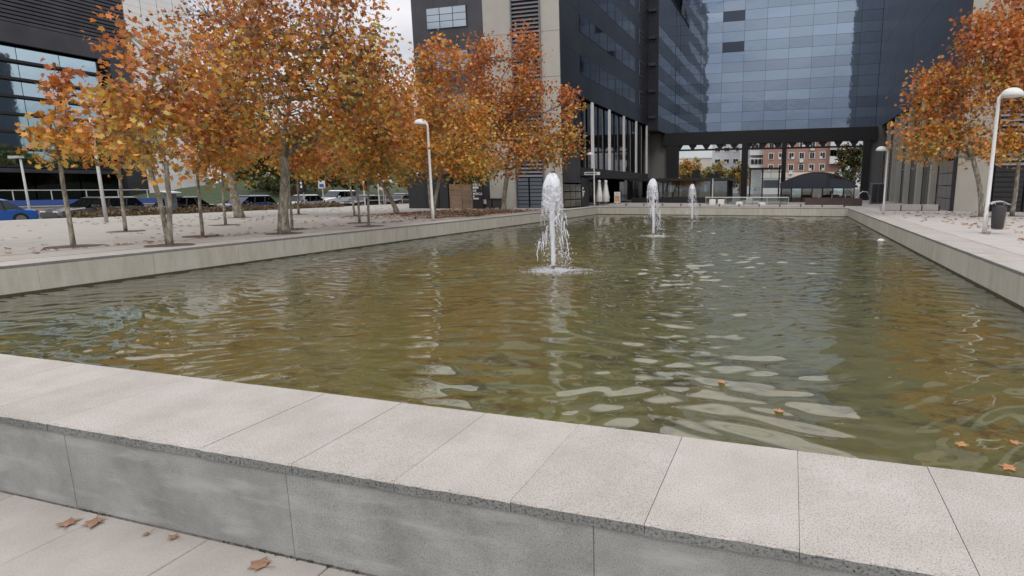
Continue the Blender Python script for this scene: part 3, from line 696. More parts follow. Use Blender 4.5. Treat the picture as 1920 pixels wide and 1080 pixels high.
t = thing('slim_pole', 'slim pale pole standing beside the cube stools on the far terrace', 'pole', (-5.47, 41.7, 0)); MB().tube([(-5.47, 41.7, 0), (-5.47, 41.7, 1.9)], .035, 8).build('shaft', 'lamp_white', t); MB().lathe([(.1, 0), (.1, .02), (.03, .03)], (-5.47, 41.7, 0)).build('base_plate', 'steel', t)
pt = thing('brown_planter_wall', 'long brown metal planter wall at the far right pool corner', 'planter', (2.8, 42, 0))
MB().box(.93, 4.6, 41.8, 42.3, 0, .5).build('box', 'rust_brown', pt); MB().box(.98, 4.55, 41.85, 42.25, .5, .51).build('soil', 'soil', pt)
for j in range(4): MB().box(1.8 + j * .85, 1.83 + j * .85, 42.0, 42.03, .5, .82).build('stake', 'steel', pt)
db = thing('dark_service_box', 'dark blue-black service cabinet beside the right building columns', 'cabinet', (6.2, 47, 0))
MB().bbox(5.7, 6.7, 46.8, 47.6, 0, 1.55, .03).build('body', 'slate_slat', db); MB().box(5.78, 6.18, 46.78, 46.8, .1, 1.45).build('door', 'black_paint', db); MB().box(6.22, 6.62, 46.78, 46.8, .1, 1.45).build('door', 'black_paint', db)
cr = thing('curved_handrail', 'bent steel tube handrail beside the dark cabinet', 'handrail', (5.2, 46, 0))
MB().tube([(4.5, 45.5, .35), (4.75, 45.5, .75), (5.0, 45.5, .95), (5.3, 45.5, .9), (5.5, 45.5, .55), (5.55, 45.5, 0)], .04, 8).build('tube', 'steel', cr); MB().box(4.1, 4.7, 45.3, 45.7, 0, .36).build('foot_block', 'rust_brown', cr)
# stone benches
def bench(name, label, segs, y0, y1, x_=None):
    t = thing(name, label, 'bench', ((segs[0] + segs[-1]) / 2, y0, 0))
    for a, b_ in zip(segs, segs[1:]):
        MB().bbox(a + .03, b_ - .03, y0, y1, .02, .13 if x_ is None else .33, .01).build('seat_slab', 'plaza_pale', t)
        MB().box(b_ - .05, b_ + .05, y0 + .02, y1 - .02, 0, .17 if x_ is None else .3).build('support', 'black_steel', t)
bench('terrace_kerb_bench', 'low stone bench kerb with dark joints along the far pool edge', [-12.4 + 1.3 * i for i in range(13)], 38.6, 39.0)
bench('stone_bench', 'pale stone bench on the right plaza before the glazed columns', [4.6, 5.6, 6.6, 7.4], 33.4, 33.9, 1)
# parasols, boards
def parasol(x, y, label, s=1):
    t = thing('closed_parasol', label, 'parasol', (x, y, 0), 0, 'closed parasols by the dark shopfront')
    MB().tube([(0, 0, 0), (0, 0, 1.85 * s)], .02, 8).build('pole', 'steel', t, local=True)
    b = MB(); n = 20; prof = [(.03, 1.82), (.10, 1.80), (.11, 1.7), (.09, 1.66), (.13, 1.3), (.19, .85), (.24, .55), (.2, .48), (.23, .32), (.17, .27)]
    for r_, z_ in prof:
        for j in range(n): q = 1 + (.22 if j % 2 else -.16) * min(1, (1.9 - z_)) ; b.v.append((r_ * q * math.cos(6.2832 * j / n), r_ * q * math.sin(6.2832 * j / n), z_ * s))
    for i in range(len(prof) - 1):
        for j in range(n): b.f.append((i * n + j, i * n + (j + 1) % n, (i + 1) * n + (j + 1) % n, (i + 1) * n + j)); b.m.append(0)
    b.build('canopy', 'fabric_white', t, smooth=True, local=True)
    MB().lathe([(.0, 0), (.25, 0), (.25, .06), (.03, .08)], n=14).build('base', 'steel', t, local=True)
parasol(-13.38, 39.6, 'closed white parasol nearer the lamp post at the pool corner')
parasol(-12.92, 39.7, 'closed white parasol on the right of the pair, beside the menu board')
ab = thing('menu_board', 'white framed menu board standing by the dark shopfront', 'sign', (-12.0, 39.6, 0))
MB().box(-12.24, -11.8, 39.58, 39.62, .2, .98).build('frame', 'white_frame', ab); MB().box(-12.19, -11.85, 39.565, 39.578, .3, .72).build('menu_sheet', 'menu_print', ab)
for s in (-12.2, -11.88): MB().box(s, s + .05, 39.6, 39.64, 0, .2).build('leg', 'black_steel', ab)
o = obj('lettering', strokes([[.07, .06, .08, .07]], .07, 'menu_print'), ab, (-.15, -.022, .8))
# enclosure left of the tower
bx = thing('black_kiosk', 'black flat-sided kiosk beside the slatted wooden fence', 'kiosk', (-22.3, 32, 0))
MB().box(-23.9, -20.95, 31.9, 34.0, 0, 2.1).build('body', 'black_paint', bx); MB().box(-22.6, -21.6, 31.86, 31.9, .05, 1.85).build('door', 'black_steel', bx); MB().box(-24, -20.9, 31.8, 34.05, 2.1, 2.2).build('roof', 'black_steel', bx)
wf = thing('wooden_fence', 'weathered horizontal-board wooden fence between black kiosk and sign panel', 'fence', (-20, 32, 0))
for a in (-20.9, -20.1, -19.32): MB().box(a, a + .08, 32.0, 32.08, 0, 1.55).build('post', 'wood_board', wf)
for k in range(12):
    for a, b_ in ((-20.82, -20.1), (-20.02, -19.32)): MB().box(a, b_, 32.03, 32.06, .03 + k * .125, .145 + k * .125).build('board', 'wood_board', wf)
sp_ = thing('black_sign_panel', 'black panel with white capital lettering right of the wooden fence', 'sign', (-18.8, 32, 0))
MB().box(-19.2, -18.5, 31.95, 32.03, 0, 1.9).build('panel', 'black_steel', sp_)
for txt, z_ in (('LA', 1.62), ('DE', 1.05), ('MERCA', .86)):
    o = obj('lettering', text_mesh(txt, .2, 'text_white'), sp_, (-.36, -.06, z_)); o.rotation_euler.x = R(90)
obj('lettering', strokes([[.11, .06, .12, .1, .12], [.11, .1, .11, .1]], .135, 'text_white'), sp_, (-.36, -.052, 1.43))
obj('lettering', strokes([[.1], [.04, .05, .03, .05, .04, .05, .04, .05, .04]], .1, 'text_white'), sp_, (-.36, -.052, .72))
MB().box(-18.05, -17.85, 31, 31.2, 0, 1.9)
for i, (a, lab) in enumerate([(-18.3, 'black wheeled rubbish container next to the sign panel'), (-17.65, 'black wheeled rubbish container beside the orange tree trunk')]):
    t = thing('rubbish_container', lab, 'container', (a, 32.4, 0), 0, 'rubbish containers by the beige wall')
    MB().prism([(-.26, .06), (.26, .06), (.3, .55), (-.3, .55)], -.25, .25, 'y').build('body', 'bin_grey', t, local=True)
    MB().prism([(-.32, .55), (.32, .55), (.28, .64), (-.28, .64)], -.28, .28, 'y').build('lid', 'black_steel', t, local=True)
    for s in (-.2, .2): MB().tube([(s, -.26, .05), (s, -.2, .05)], .05, 10).build('wheel', 'rubber', t, local=True)
    if i == 0: MB().box(-.28, -.06, -.285, -.275, .3, .58).build('notice', 'text_white', t, local=True)

# ------------------------------------------------------------------ lamp posts
def lamp(x, y, h, label, side=1, r=.055, tall=True, head=.27, rz=0):
    t = thing('lamp_post', label, 'street lamp', (x, y, 0), rz, 'dome-headed lamp posts round the pool')
    MB().tube([(0, 0, 0), (0, 0, .55), (0, 0, .56), (0, 0, h - .35), (0, 0, h - .18), (side * .04, 0, h - .12), (side * .1, 0, h - .1)], [r * 1.12, r * 1.12, r * .95, r * .8, r * .75, r * .6, r * .5], 12).build('pole', 'lamp_white', t, smooth=True, local=True)
    b = MB(); n = 18; pr = [(math.sin(a) * head, math.cos(a) * head * .78) for a in [i * math.pi / 2 / 7 for i in range(8)]]
    b.lathe([(max(.001, r_), z_) for r_, z_ in pr] + [(head * .97, -.015), (.001, -.02)], (side * (head + .02), 0, h - .14), n)
    b.build('dome', 'lamp_white', t, smooth=True, local=True)
    MB().lathe([(.13, .0), (.13, .015), (.07, .02)], n=12).build('base_plate', 'steel', t, local=True)
    MB().box(-.012, .012, -r * 1.2, -r * 1.05, .25, .5).build('hatch', 'lamp_grey', t, local=True)
    return t
lamp(-13.62, 19.62, 3.85, 'white dome-headed lamp post by the left pool edge, leaning tree trunk beside it', -1)
lamp(5.06, 17.6, 3.7, 'tall white dome-headed lamp post with litter bin on the right plaza', 1, .054)
lamp(4.15, 29.2, 3.05, 'slim white lamp post at the far right pool corner', -1, .045, head=.25)
lamp(-13.2, 37.95, 3.65, 'white lamp post at the far left pool corner before the shopfront', -1, .05, head=.25)
def streetlight(x, y, h, label, z0=0):
    t = thing('street_light', label, 'street lamp', (x, y, z0), 0, 'grey street lights by the road')
    MB().tube([(0, 0, 0), (0, 0, h * .3), (0, 0, h)], [.065, .058, .048], 10).build('pole', 'lamp_grey', t, smooth=True, local=True)
    MB().box(-.75, .1, -.12, .12, h, h + .12).build('head', 'lamp_grey', t, local=True); MB().box(-.7, -.3, -.1, .1, h - .02, h).build('lens', 'lens_white', t, local=True)
streetlight(-25.66, 15.63, 4.15, 'grey street light between the young trees before the parked cars')
streetlight(-38.5, 20.0, 3.5, 'grey street light behind the blue hatchback at the left edge', -.6)
# litter bin on the lamp
lbn = thing('litter_bin', 'dark tapered litter bin with pale curved lid on the right lamp post', 'bin', (5.3, 17.55, 0))
MB().lathe([(.001, .14), (.13, .14), (.145, .17), (.175, .72), (.165, .76), (.15, .74), (.13, .3)], (5.33, 17.55, 0), 18).build('body', 'bin_grey', lbn, smooth=True)
MB().prism([(-.22, .80), (-.1, .86), (.05, .88), (.2, .80), (.2, .785), (.05, .855), (-.1, .84), (-.22, .785)], 17.4, 17.7, 'y').mesh('x', 'steel')
b = MB().prism([(5.11, .80), (5.2, .86), (5.35, .88), (5.55, .79), (5.55, .775), (5.35, .855), (5.2, .84), (5.11, .785)], 17.4, 17.7, 'y'); b.build('lid', 'lamp_grey', lbn)
for s in (-.1, .1): MB().tube([(5.33 + s, 17.55, .7), (5.33 + s, 17.55, .86)], .012, 6).build('lid_strut', 'steel', lbn)
MB().tube([(5.1, 17.55, .12), (5.45, 17.55, .12), (5.5, 17.55, .16), (5.53, 17.55, .5)], .012, 6).build('bracket', 'lamp_white', lbn)
# white float near the right wall
fo = thing('water_float', 'small white float bobbing near the right pool wall', 'float', (2.9, 20.4, ZW)); MB().lathe([(.001, .09), (.07, .085), (.12, .05), (.12, .02), (.06, -.04), (.001, -.05)], n=14).build('shell', 'lamp_white', fo, smooth=True, local=True); MB().lathe([(.03, .09), (.03, .11), (.001, .112)], n=8).build('cap', 'lamp_grey', fo, local=True)

# ------------------------------------------------------------------ cars
def car(label, X_, Y_, L, H, paint, face=-1, z=-.42, W_=1.75, suv=False):
    if paint not in MATS: pass
    t = thing('parked_car', label, 'car', (X_, Y_, z), 0, 'cars on the road left of the plaza')
    H *= .9; a = L / 2; w = W_ / 2; bh = H * .56
    # body: stations along the length, front at -a
    st = [(-a, .30, .42 * H, .80), (-a + .12, .22, .5 * H, .93), (-a + .9, .20, .575 * H, 1), (-a + 1.25, .2, .60 * H, 1), (a - .9, .2, .63 * H, 1), (a - .25, .22, .62 * H if suv else .6 * H, .97), (a - .04, .28, .55 * H, .88), (a, .34, .48 * H, .84)]
    b = MB(); n = 10
    for y_, zl, zh, ws in st:
        ww = w * ws
        ring = [(-ww * .86, zl), (-ww, zl + .1), (-ww, (zl + zh) / 2), (-ww * .97, zh - .05), (-ww * .86, zh), (ww * .86, zh), (ww * .97, zh - .05), (ww, (zl + zh) / 2), (ww, zl + .1), (ww * .86, zl)]
        b.v += [(x_, face * -y_ * -1 if False else y_ * (1 if face < 0 else -1), z_) for x_, z_ in ring]
    for i in range(len(st) - 1):
        for j in range(n): b.f.append((i * n + j, i * n + (j + 1) % n, (i + 1) * n + (j + 1) % n, (i + 1) * n + j)); b.m.append(0)
    b.f += [tuple(range(n)), tuple((len(st) - 1) * n + j for j in range(n))]; b.m += [0, 0]
    body = b.build('body', paint, t, smooth=False, local=True)
    g = 1 if face < 0 else -1
    c0, c1, r0, r1 = -a + 1.15, a - (.2 if suv else .55), -a + 1.95, a - (.55 if suv else 1.1)
    wb, wr = w * .95, w * .74
    zb = .585 * H
    def gh(name, m_, y0, y1, y2, y3, k0, k1, wa, wbb):
        return MB().add([(-wa, y0 * g, k0), (wa, y0 * g, k0), (wa, y1 * g, k0), (-wa, y1 * g, k0), (-wbb, y2 * g, k1), (wbb, y2 * g, k1), (wbb, y3 * g, k1), (-wbb, y3 * g, k1)],
                        [(0, 3, 2, 1), (4, 5, 6, 7), (0, 1, 5, 4), (1, 2, 6, 5), (2, 3, 7, 6), (3, 0, 4, 7)]).build(name, m_, t, local=True)
    gh('windows', 'glass_car', c0, c1, r0, r1, zb, H * .95, wb, wr + .02)
    gh('roof', paint, r0 - .08, r1 + .08, r0 + .15, r1 - .12, H * .945, H, wr + .05, wr - .08)
    for q in (.36, .66):
        yy = c0 + (c1 - c0) * q; yt = r0 + (r1 - r0) * ((q - .2) / .62)
        for s in (-1, 1): MB().tube([(s * (wb + .004), yy * g, zb), (s * (wr + .026), yt * g, H * .95)], .035, 5).build('pillar', 'rubber', body, local=True)
    for s in (-1, 1):
        for y_ in (-a + .78, a - .78):
            wh = MB().tube([(s * (w - .16), y_ * g, .31), (s * (w + .012), y_ * g, .31)], .31, 18).build('wheel', 'rubber', t, local=True)
            MB().tube([(s * (w + .005), y_ * g, .31), (s * (w + .022), y_ * g, .31)], .2, 12).build('rim', 'steel', wh, local=True)
        MB().box(s * w * .55 - .17, s * w * .55 + .17, min(-(a - .01) * g, -(a - .16) * g), max(-(a - .01) * g, -(a - .16) * g), .40 * H, .48 * H).build('headlight', 'lens_white', t, local=True)
        MB().box(s * w * .68 - .12, s * w * .68 + .12, min((a - .1) * g, (a + .01) * g), max((a - .1) * g, (a + .01) * g), .44 * H, .56 * H).build('tail_light', 'lens_red', t, local=True)
        MB().box(s * (w + .02) - .09, s * (w + .02) + .09, (c0 + .35) * g - .07, (c0 + .35) * g + .07, zb, zb + .15).build('mirror', paint, t, local=True)
    return t
for nm, c, ro in (('car_blue', (.025, .12, .42), .25), ('car_taupe', (.10, .09, .085), .25), ('car_black', (.012, .012, .013), .2), ('car_white', (.65, .66, .66), .25), ('car_navy', (.03, .05, .13), .25), ('car_silver', (.36, .38, .40), .3), ('car_maroon', (.07, .018, .018), .25)): mat(nm, c, ro, .2 if nm != 'car_white' else 0)
for nm in ('car_blue', 'car_taupe', 'car_black', 'car_white', 'car_navy', 'car_silver', 'car_maroon'): MATS[nm].node_tree.nodes['Principled BSDF'].inputs['Coat Weight'].default_value = .6
car('bright blue hatchback cut off by the left edge', -36, 16.75, 3.8, 1.42, 'car_blue')
car('dark taupe estate car behind the young trees, nose to the left', -36, 21.55, 4.25, 1.47, 'car_taupe', suv=True)
car('black hatchback behind the parking meter', -36, 25.8, 4.0, 1.42, 'car_black')
car('dark navy car behind the thick leaning trunk', -37, 31.2, 4.1, 1.42, 'car_navy', suv=True)
car('silver car right of the big tree trunk', -37, 36.2, 4.1, 1.40, 'car_silver')
car('white van-like estate further down the road', -41, 44.2, 4.4, 1.75, 'car_white', suv=True)
car('black saloon low in front of the white estate', -35.5, 41.2, 3.9, 1.32, 'car_black')
car('white saloon farthest along the road', -37, 50.0, 4.2, 1.4, 'car_white')
car('maroon hatchback between the white cars', -35.3, 45.8, 3.9, 1.42, 'car_maroon')
car('small white car at the end of the row by the kiosk', -34.5, 55.5, 4.0, 1.45, 'car_white')

# roadside furniture
pmt = thing('parking_meter', 'dark green parking meter with tilted solar panel beside the black hatchback', 'parking meter', (-31.6, 22.4, 0))
MB().bbox(-31.8, -31.4, 22.2, 22.55, -.1, 1.05, .03).build('cabinet', 'slate_slat', pmt); MB().add([(-32, 22.05, 1.2), (-31.2, 22.05, 1.12), (-31.2, 22.7, 1.12), (-32, 22.7, 1.2), (-32, 22.05, 1.16), (-31.2, 22.05, 1.08), (-31.2, 22.7, 1.08), (-32, 22.7, 1.16)], [(0, 1, 2, 3), (7, 6, 5, 4), (0, 4, 5, 1), (1, 5, 6, 2), (2, 6, 7, 3), (3, 7, 4, 0)]).build('solar_panel', 'lamp_white', pmt); MB().tube([(-31.6, 22.37, 1.0), (-31.6, 22.37, 1.13)], .05, 8).build('neck', 'black_steel', pmt); MB().box(-31.39, -31.385, 22.28, 22.48, .6, .85).build('screen', 'glass_pale', pmt)
def signpost(x, y, h, label, kind, z0=-.1):
    t = thing('road_sign' if kind != 'signal' else 'traffic_light', label, 'road sign' if kind != 'signal' else 'traffic light', (x, y, z0))
    MB().tube([(0, 0, 0), (0, 0, h)], .04, 8).build('post', 'lamp_grey', t, local=True)
    if kind == 'arrow':
        MB().box(-.5, .5, -.06, -.03, h - .35, h - .1).build('plate', 'lamp_white', t, local=True)
    elif kind == 'square':
        MB().box(-.3, .3, -.06, -.03, h - .6, h - .05).build('plate', 'lamp_white', t, local=True); MB().box(-.2, .2, -.066, -.061, h - .5, h - .28).build('symbol', 'blue_strip', t, local=True)
    else:
        MB().box(-.16, .16, -.14, .1, h - .75, h).build('housing', 'lamp_white' if kind == 'signal_w' else 'black_paint', t, local=True)
        for k in range(3): MB().lathe([(.001, 0), (.09, 0)], (0, -.145, h - .62 + k * .24), 10)
        for k in range(3): MB().tube([(0, -.15, h - .63 + k * .25), (0, -.142, h - .63 + k * .25)], .085, 10).build('lens', 'lens_white' if k else 'glass_dark', t, local=True)
signpost(-32, 31.5, 1.9, 'traffic light with pale lenses left of the big trunk', 'signal')
signpost(-32, 33.2, 2.0, 'square white and blue sign plate on a post near the big trunk', 'square')
signpost(-34, 42, 1.6, 'white horizontal sign plate above the silver car', 'arrow')
signpost(-29.5, 42.5, 2.3, 'traffic light beside the leaning trunk near the kiosk', 'signal')
for i, (x_, y_, h_, lab) in enumerate([(-33, 38.5, 1.9, 'white flag-less post left of a pair by the road'), (-33, 40.2, 2.0, 'white flag-less post right of a pair by the road'), (-28, 38, 2.6, 'tall thin grey pole above the maroon car'), (-29, 47, 2.4, 'thin grey pole nearest the black kiosk')]):
    t = thing('plain_post', lab, 'post', (x_, y_, -.1)); MB().tube([(0, 0, 0), (0, 0, h_)], .06 if i < 2 else .045, 8).build('shaft', 'lamp_white' if i < 2 else 'lamp_grey', t, local=True); MB().lathe([(.09, h_), (.05, h_ + .08), (.001, h_ + .1)], n=10).build('cap', 'lamp_white', t, local=True)
rl = thing('roadside_railing', 'thin grey railing along the pavement at the road end', 'railing', (-29, 48, 0))
for j in range(9): MB().tube([(-30.6, 36 + j * 2, -.05), (-30.6, 36 + j * 2, .75)], .025, 6).build('post', 'lamp_grey', rl)
for z_ in (.4, .75): MB().tube([(-30.6, 36, z_), (-30.6, 52, z_)], .022, 6).build('rail', 'lamp_grey', rl)
bsd = thing('blue_hoarding', 'long low blue banner strip on the railing behind the cars', 'banner', (-47.5, 24, -.45))
MB().box(-47.55, -47.5, 8, 34, .25, .62).build('banner', 'blue_strip', bsd)
for j in range(14): MB().box(-47.6, -47.55, 8 + j * 2, 8.04 + j * 2, -.45, 1.25).build('post', 'lamp_grey', bsd)
MB().tube([(-47.58, 8, 1.25), (-47.58, 34, 1.25)], .03, 6).build('rail', 'lamp_grey', bsd)
lw = thing('low_concrete_wall', 'low pale concrete wall across the road behind the cars', 'wall', (-47, 22, -.6)); MB().box(-47.3, -46.9, 2, 34, -.6, .18).build('wall', 'plaza_pale', lw); MB().box(-47.35, -46.85, 2, 34, .18, .24).build('cap', 'plaza_pale', lw)

# grassy bank behind the road
gx = np.linspace(-100, -26, 60); gy = np.linspace(40, 120, 60); GX, GY = np.meshgrid(gx, gy)
GZ = -.7 + 3.0 * np.exp(-((GX + 66) / 16) ** 2) * np.clip((GY - 40) / 16, 0, 1) + .12 * np.sin(GX * 1.3) * np.sin(GY * .9)
V = np.stack([GX, GY, GZ], -1).reshape(-1, 3); idx = np.arange(V.shape[0]).reshape(GX.shape)
struct(obj('grass_bank', np_mesh('grass_bank', V, np.stack([idx[:-1, :-1], idx[:-1, 1:], idx[1:, 1:], idx[1:, :-1]], -1).reshape(-1, 4), 'grass', True)))

# ------------------------------------------------------------------ trees
LEAF5 = np.array([(0, -.5), (.14, -.36), (.46, -.34), (.30, -.12), (.52, .16), (.22, .14), (.16, .30), (0, .58), (-.16, .30), (-.22, .14), (-.52, .16), (-.30, -.12), (-.46, -.34), (-.14, -.36)])
LEAF3 = np.array([(0, -.5), (.34, -.22), (.44, .12), (0, .52), (-.44, .12), (-.34, -.22)])
def leaves(name, C, size, cols, rg, shape, m_='leaf', flat=False, parent=None):
    n = len(C); k = len(shape)
    nr = rg.normal(size=(n, 3)) * (.9 if not flat else .12); nr[:, 2] += .55 if not flat else 1
    nr /= np.linalg.norm(nr, axis=1, keepdims=True)
    a = rg.normal(size=(n, 3)); a -= nr * (a * nr).sum(1, keepdims=True); a /= np.linalg.norm(a, axis=1, keepdims=True)
    b = np.cross(nr, a); s = (size * rg.uniform(.65, 1.25, n))[:, None, None]
    u = shape[None, :, 0:1]; v = shape[None, :, 1:2]
    fold = rg.uniform(.05, .5, n)[:, None, None]
    V = C[:, None, :] + s * (u * a[:, None] + v * b[:, None] + (np.abs(u) * fold - v * v * fold * .6) * nr[:, None])
    F = np.arange(n * k).reshape(n, k)
    return np_mesh(name, V.reshape(-1, 3), F, m_, False, cols)
PAL = {'gold': (.55, .26, .042), 'yellow': (.58, .39, .085), 'orange': (.50, .175, .036), 'rust': (.33, .11, .036), 'brown': (.18, .085, .045), 'olive': (.27, .22, .055), 'red': (.47, .155, .05), 'green': (.10, .125, .025), 'dark': (.05, .062, .02)}
def mixcols(rg, t, n, low, high, K=1):
    """t 0..1 height in the crown: lower leaves from low palette, upper from high"""
    kl = [PAL[q] for q, _ in low]; pl_ = np.array([p for _, p in low]); kh = [PAL[q] for q, _ in high]; ph = np.array([p for _, p in high])
    il = rg.choice(len(kl), n, p=pl_ / pl_.sum()); ih = rg.choice(len(kh), n, p=ph / ph.sum())
    rep_ = (np.arange(n) // 26) * 26                      # leaves of one spray mostly share their colour
    same = rg.random(n) < .6
    il = np.where(same, il[rep_], il); ih = np.where(same, ih[rep_], ih)
    u_ = rg.random(n); u_ = np.where(same, u_[rep_], u_)
    pick = (u_ < t)[:, None]
    c = np.where(pick, np.array(kh)[ih], np.array(kl)[il])
    return np.clip(c * 1.12 * rg.uniform(.68, 1.34, n)[:, None] * (1 + rg.normal(0, .05, (n, 3))), .01, .9)
LOWA = [('gold', 4), ('yellow', 1.6), ('orange', 2.4), ('olive', 1.9), ('brown', .4)]; HIGHA = [('rust', 4), ('brown', 2.4), ('orange', 2.6), ('gold', .9), ('olive', .5)]
def tree(label, x, y, cells, low=LOWA, high=HIGHA, tr=.07, leaf=.15, dens=1.0, shape=LEAF5, seed=1, lean=(0, 0), stems=1, group='autumn plane trees on the left plaza', name='plane_tree', od=2.0, z0=0, pit=True, sparse_top=.0):
    rg = np.random.default_rng(seed); rd = random.Random(seed)
    t = thing(name, label, 'tree', (x, y, z0), 0, group)
    zs = [c[1] for c in cells]; zlo = min(c[1] - c[3] for c in cells); zhi = max(c[1] + c[3] for c in cells)
    zf = max(.8, zlo + .25 * (min(zs) - zlo))      # fork height
    cxm = sum(c[0] for c in cells) / len(cells)
    tk = MB(); fork = []
    for s in range(stems):
        ox = (s - (stems - 1) / 2) * .05; dx = (s - (stems - 1) / 2) * .5 + lean[0] + cxm * .25
        pth = []; n = 9
        for i in range(n):
            q = i / (n - 1)
            pth.append((ox + dx * q ** 1.2 + math.sin(q * 5 + seed) * tr * .5 * q, lean[1] * q + math.cos(q * 4 + seed * 2) * tr * .4 * q, zf * q))
        fl_ = 1.3 if tr > .1 else 1.1
        rr = [tr * (fl_ - (fl_ - 1) * min(1, q * 6) if q < .17 else 1 - .22 * q) for q in [i / (n - 1) for i in range(n)]]
        tk.tube([(p[0], p[1], p[2] - (.1 if i == 0 else 0)) for i, p in enumerate(pth)], rr, 10); fork.append(Vector(pth[-1]))
    tk.build('trunk', 'bark', t, smooth=True, local=True)
    br_ = MB(); cl = []
    order = sorted(range(len(cells)), key=lambda i: cells[i][1])
    # leader up through the crown
    top = max(cells, key=lambda c: c[1])
    ld = [fork[0]]; pts = [Vector((fork[0].x + (c[0] - fork[0].x) * .55, rd.uniform(-.2, .2), c[1])) for c in [cells[i] for i in order] if c[1] > fork[0].z + .2]
    ld += pts
    if len(ld) > 1: br_.tube(ld, [tr * .7 * (1 - .8 * i / len(ld)) for i in range(len(ld))], 7)
    for ci, (cx, cz, rx, rz) in enumerate(cells):
        c = Vector((cx, rd.uniform(-.25, .25) * rx, cz)); base = fork[ci % len(fork)]
        mid = base.lerp(c, .5) + Vector((rd.uniform(-.15, .15), rd.uniform(-.2, .2), -.12 * (c - base).length))
        low_b = base if cz - base.z < 2.2 else Vector(ld[min(len(ld) - 1, 1 + sum(1 for p in ld[1:] if p.z < cz - 1.2))])
        mid = low_b.lerp(c, .5) + Vector((0, rd.uniform(-.2, .2), -.06 * (c - low_b).length))
        br_.tube([low_b, mid, c], [tr * .5, tr * .33, tr * .2], 6)
        nt_ = max(10, int(16 * rx * rz ** .5))
        for k in range(nt_):
            d = Vector((rd.gauss(0, 1), rd.gauss(0, 1), rd.gauss(0, 1))).normalized(); q = rd.random() ** .42
            p = Vector((cx, c.y, cz)) + Vector((d.x * rx * q, d.y * rx * q * .95, d.z * rz * q))
            s = mid.lerp(c, rd.random()) if k % 2 else c
            br_.tube([s, s.lerp(p, .5) + Vector((0, 0, -.05)), p], [tr * .14 + .004, .008, .004], 4, cap=False)
            cl.append((p, rx * rz))
        area = math.pi * rx * rz
        nl = int(area * od * dens * (1 - sparse_top * max(0, (cz - zlo) / (zhi - zlo) - .3) / .7) / (.5 * leaf * leaf * .55))
        K = max(6, int(nl / 26))
        d = rg.normal(size=(K, 3)); d /= np.linalg.norm(d, axis=1, keepdims=True); q = rg.random(K) ** .40 * np.where(rg.random(K) < .16, 1.18, 1)
        cc = np.array([cx, c.y, cz]) + d * q[:, None] * np.array([rx, rx * .95, rz])
        P = np.repeat(cc, 26, 0)[:max(nl, 26)] + rg.normal(size=(max(nl, 26) if K * 26 >= nl else K * 26, 3))[:len(np.repeat(cc, 26, 0)[:max(nl, 26)])] * np.array([1, 1, .75]) * min(.3, .30 * min(rx, rz) + .05)
        hh = (P[:, 2] - zlo) / max(.1, zhi - zlo)
        cn = np.repeat(rg.normal(0, .22, K), 26)[:len(P)]
        tt = np.clip((hh - .16) * 1.75 + cn, 0, 1)
        if ci == 0: AP, AC = P, mixcols(rg, tt, len(P), low, high)
        else: AP = np.concatenate([AP, P]); AC = np.concatenate([AC, mixcols(rg, tt, len(P), low, high)])
    br_.build('branches', 'bark', t, smooth=True, local=True)
    obj('crown', leaves('crown', AP, leaf, AC, rg, shape), t)
    if pit:
        b = MB(); n = 18
        b.v = [(0, 0, .012)] + [((.48 + rd.uniform(-.06, .06)) * math.cos(6.2832 * j / n), (.48 + rd.uniform(-.06, .06)) * math.sin(6.2832 * j / n), .006) for j in range(n)]
        b.f = [(0, 1 + j, 1 + (j + 1) % n) for j in range(n)]; b.m = [0] * n
        b.build('soil_pit', 'soil', t, local=True)
    return t
GOLD = [('gold', 5), ('yellow', 2), ('olive', 1.5), ('orange', 1.5)]; ORG = [('orange', 4), ('rust', 3), ('gold', 2), ('brown', .8)]
RED0 = [('red', 4), ('orange', 3.4), ('rust', 1.6), ('gold', 1.4)]
GRN = [('green', 4), ('olive', 3), ('gold', .8)]; OLV = [('olive', 4), ('gold', 3), ('green', 1), ('orange', 1)]
tree('largest orange plane tree with thick pale trunk at the left pool edge', -13.89, 12.85, [(0.69, 4.16, 2.13, 1.68), (-0.79, 5.5, 1.56, 1.22), (2.23, 5.27, 1.42, 1.38), (0.67, 6.71, 2.13, 1.38), (2.58, 3.79, 1.28, 1.22), (-1.49, 3.56, 1.28, 1.22), (0.68, 2.69, 1.56, 0.69), (3.19, 4.81, 0.78, 0.92)], tr=.14, leaf=.12, seed=11, od=1.05, sparse_top=.68)
tree('young golden plane tree with forked thin trunk closest to the left wall', -13.56, 9.44, [(-0.06, 2.42, 1.08, 0.73), (-0.16, 3.16, 0.85, 0.67), (0.77, 3.83, 0.91, 0.79), (-0.19, 4.54, 0.57, 0.61)], low=GOLD, high=ORG, tr=.055, leaf=.13, seed=12, od=1.3, stems=2, sparse_top=.5)
tree('small sparse young plane tree with golden skirt before the taupe car', -15.46, 8.69, [(0.24, 2.18, 0.69, 0.39), (-0.43, 2.28, 0.45, 0.26), (0.56, 2.79, 0.45, 0.42), (0.53, 3.44, 0.29, 0.42)], low=GOLD, high=ORG, tr=.048, leaf=.135, seed=13, od=1.5)
tree('thin young plane tree second row, trunk between street light and forked tree', -19.44, 12.31, [(0.56, 2.66, 0.83, 0.73), (0.54, 3.57, 0.76, 0.65)], low=GOLD, high=ORG, tr=.048, leaf=.13, seed=14)
tree('slim young plane tree between the forked tree and the thick trunk', -15.31, 11.55, [(0.47, 2.16, 0.68, 0.65), (0.33, 2.98, 0.81, 0.73)], low=GOLD, high=ORG, tr=.042, leaf=.13, seed=15)
tree('thin bare-stemmed young tree before the navy car', -19.33, 15.46, [(0.61, 2.71, 0.98, 0.86)], low=OLV, high=ORG, tr=.045, leaf=.13, seed=16)
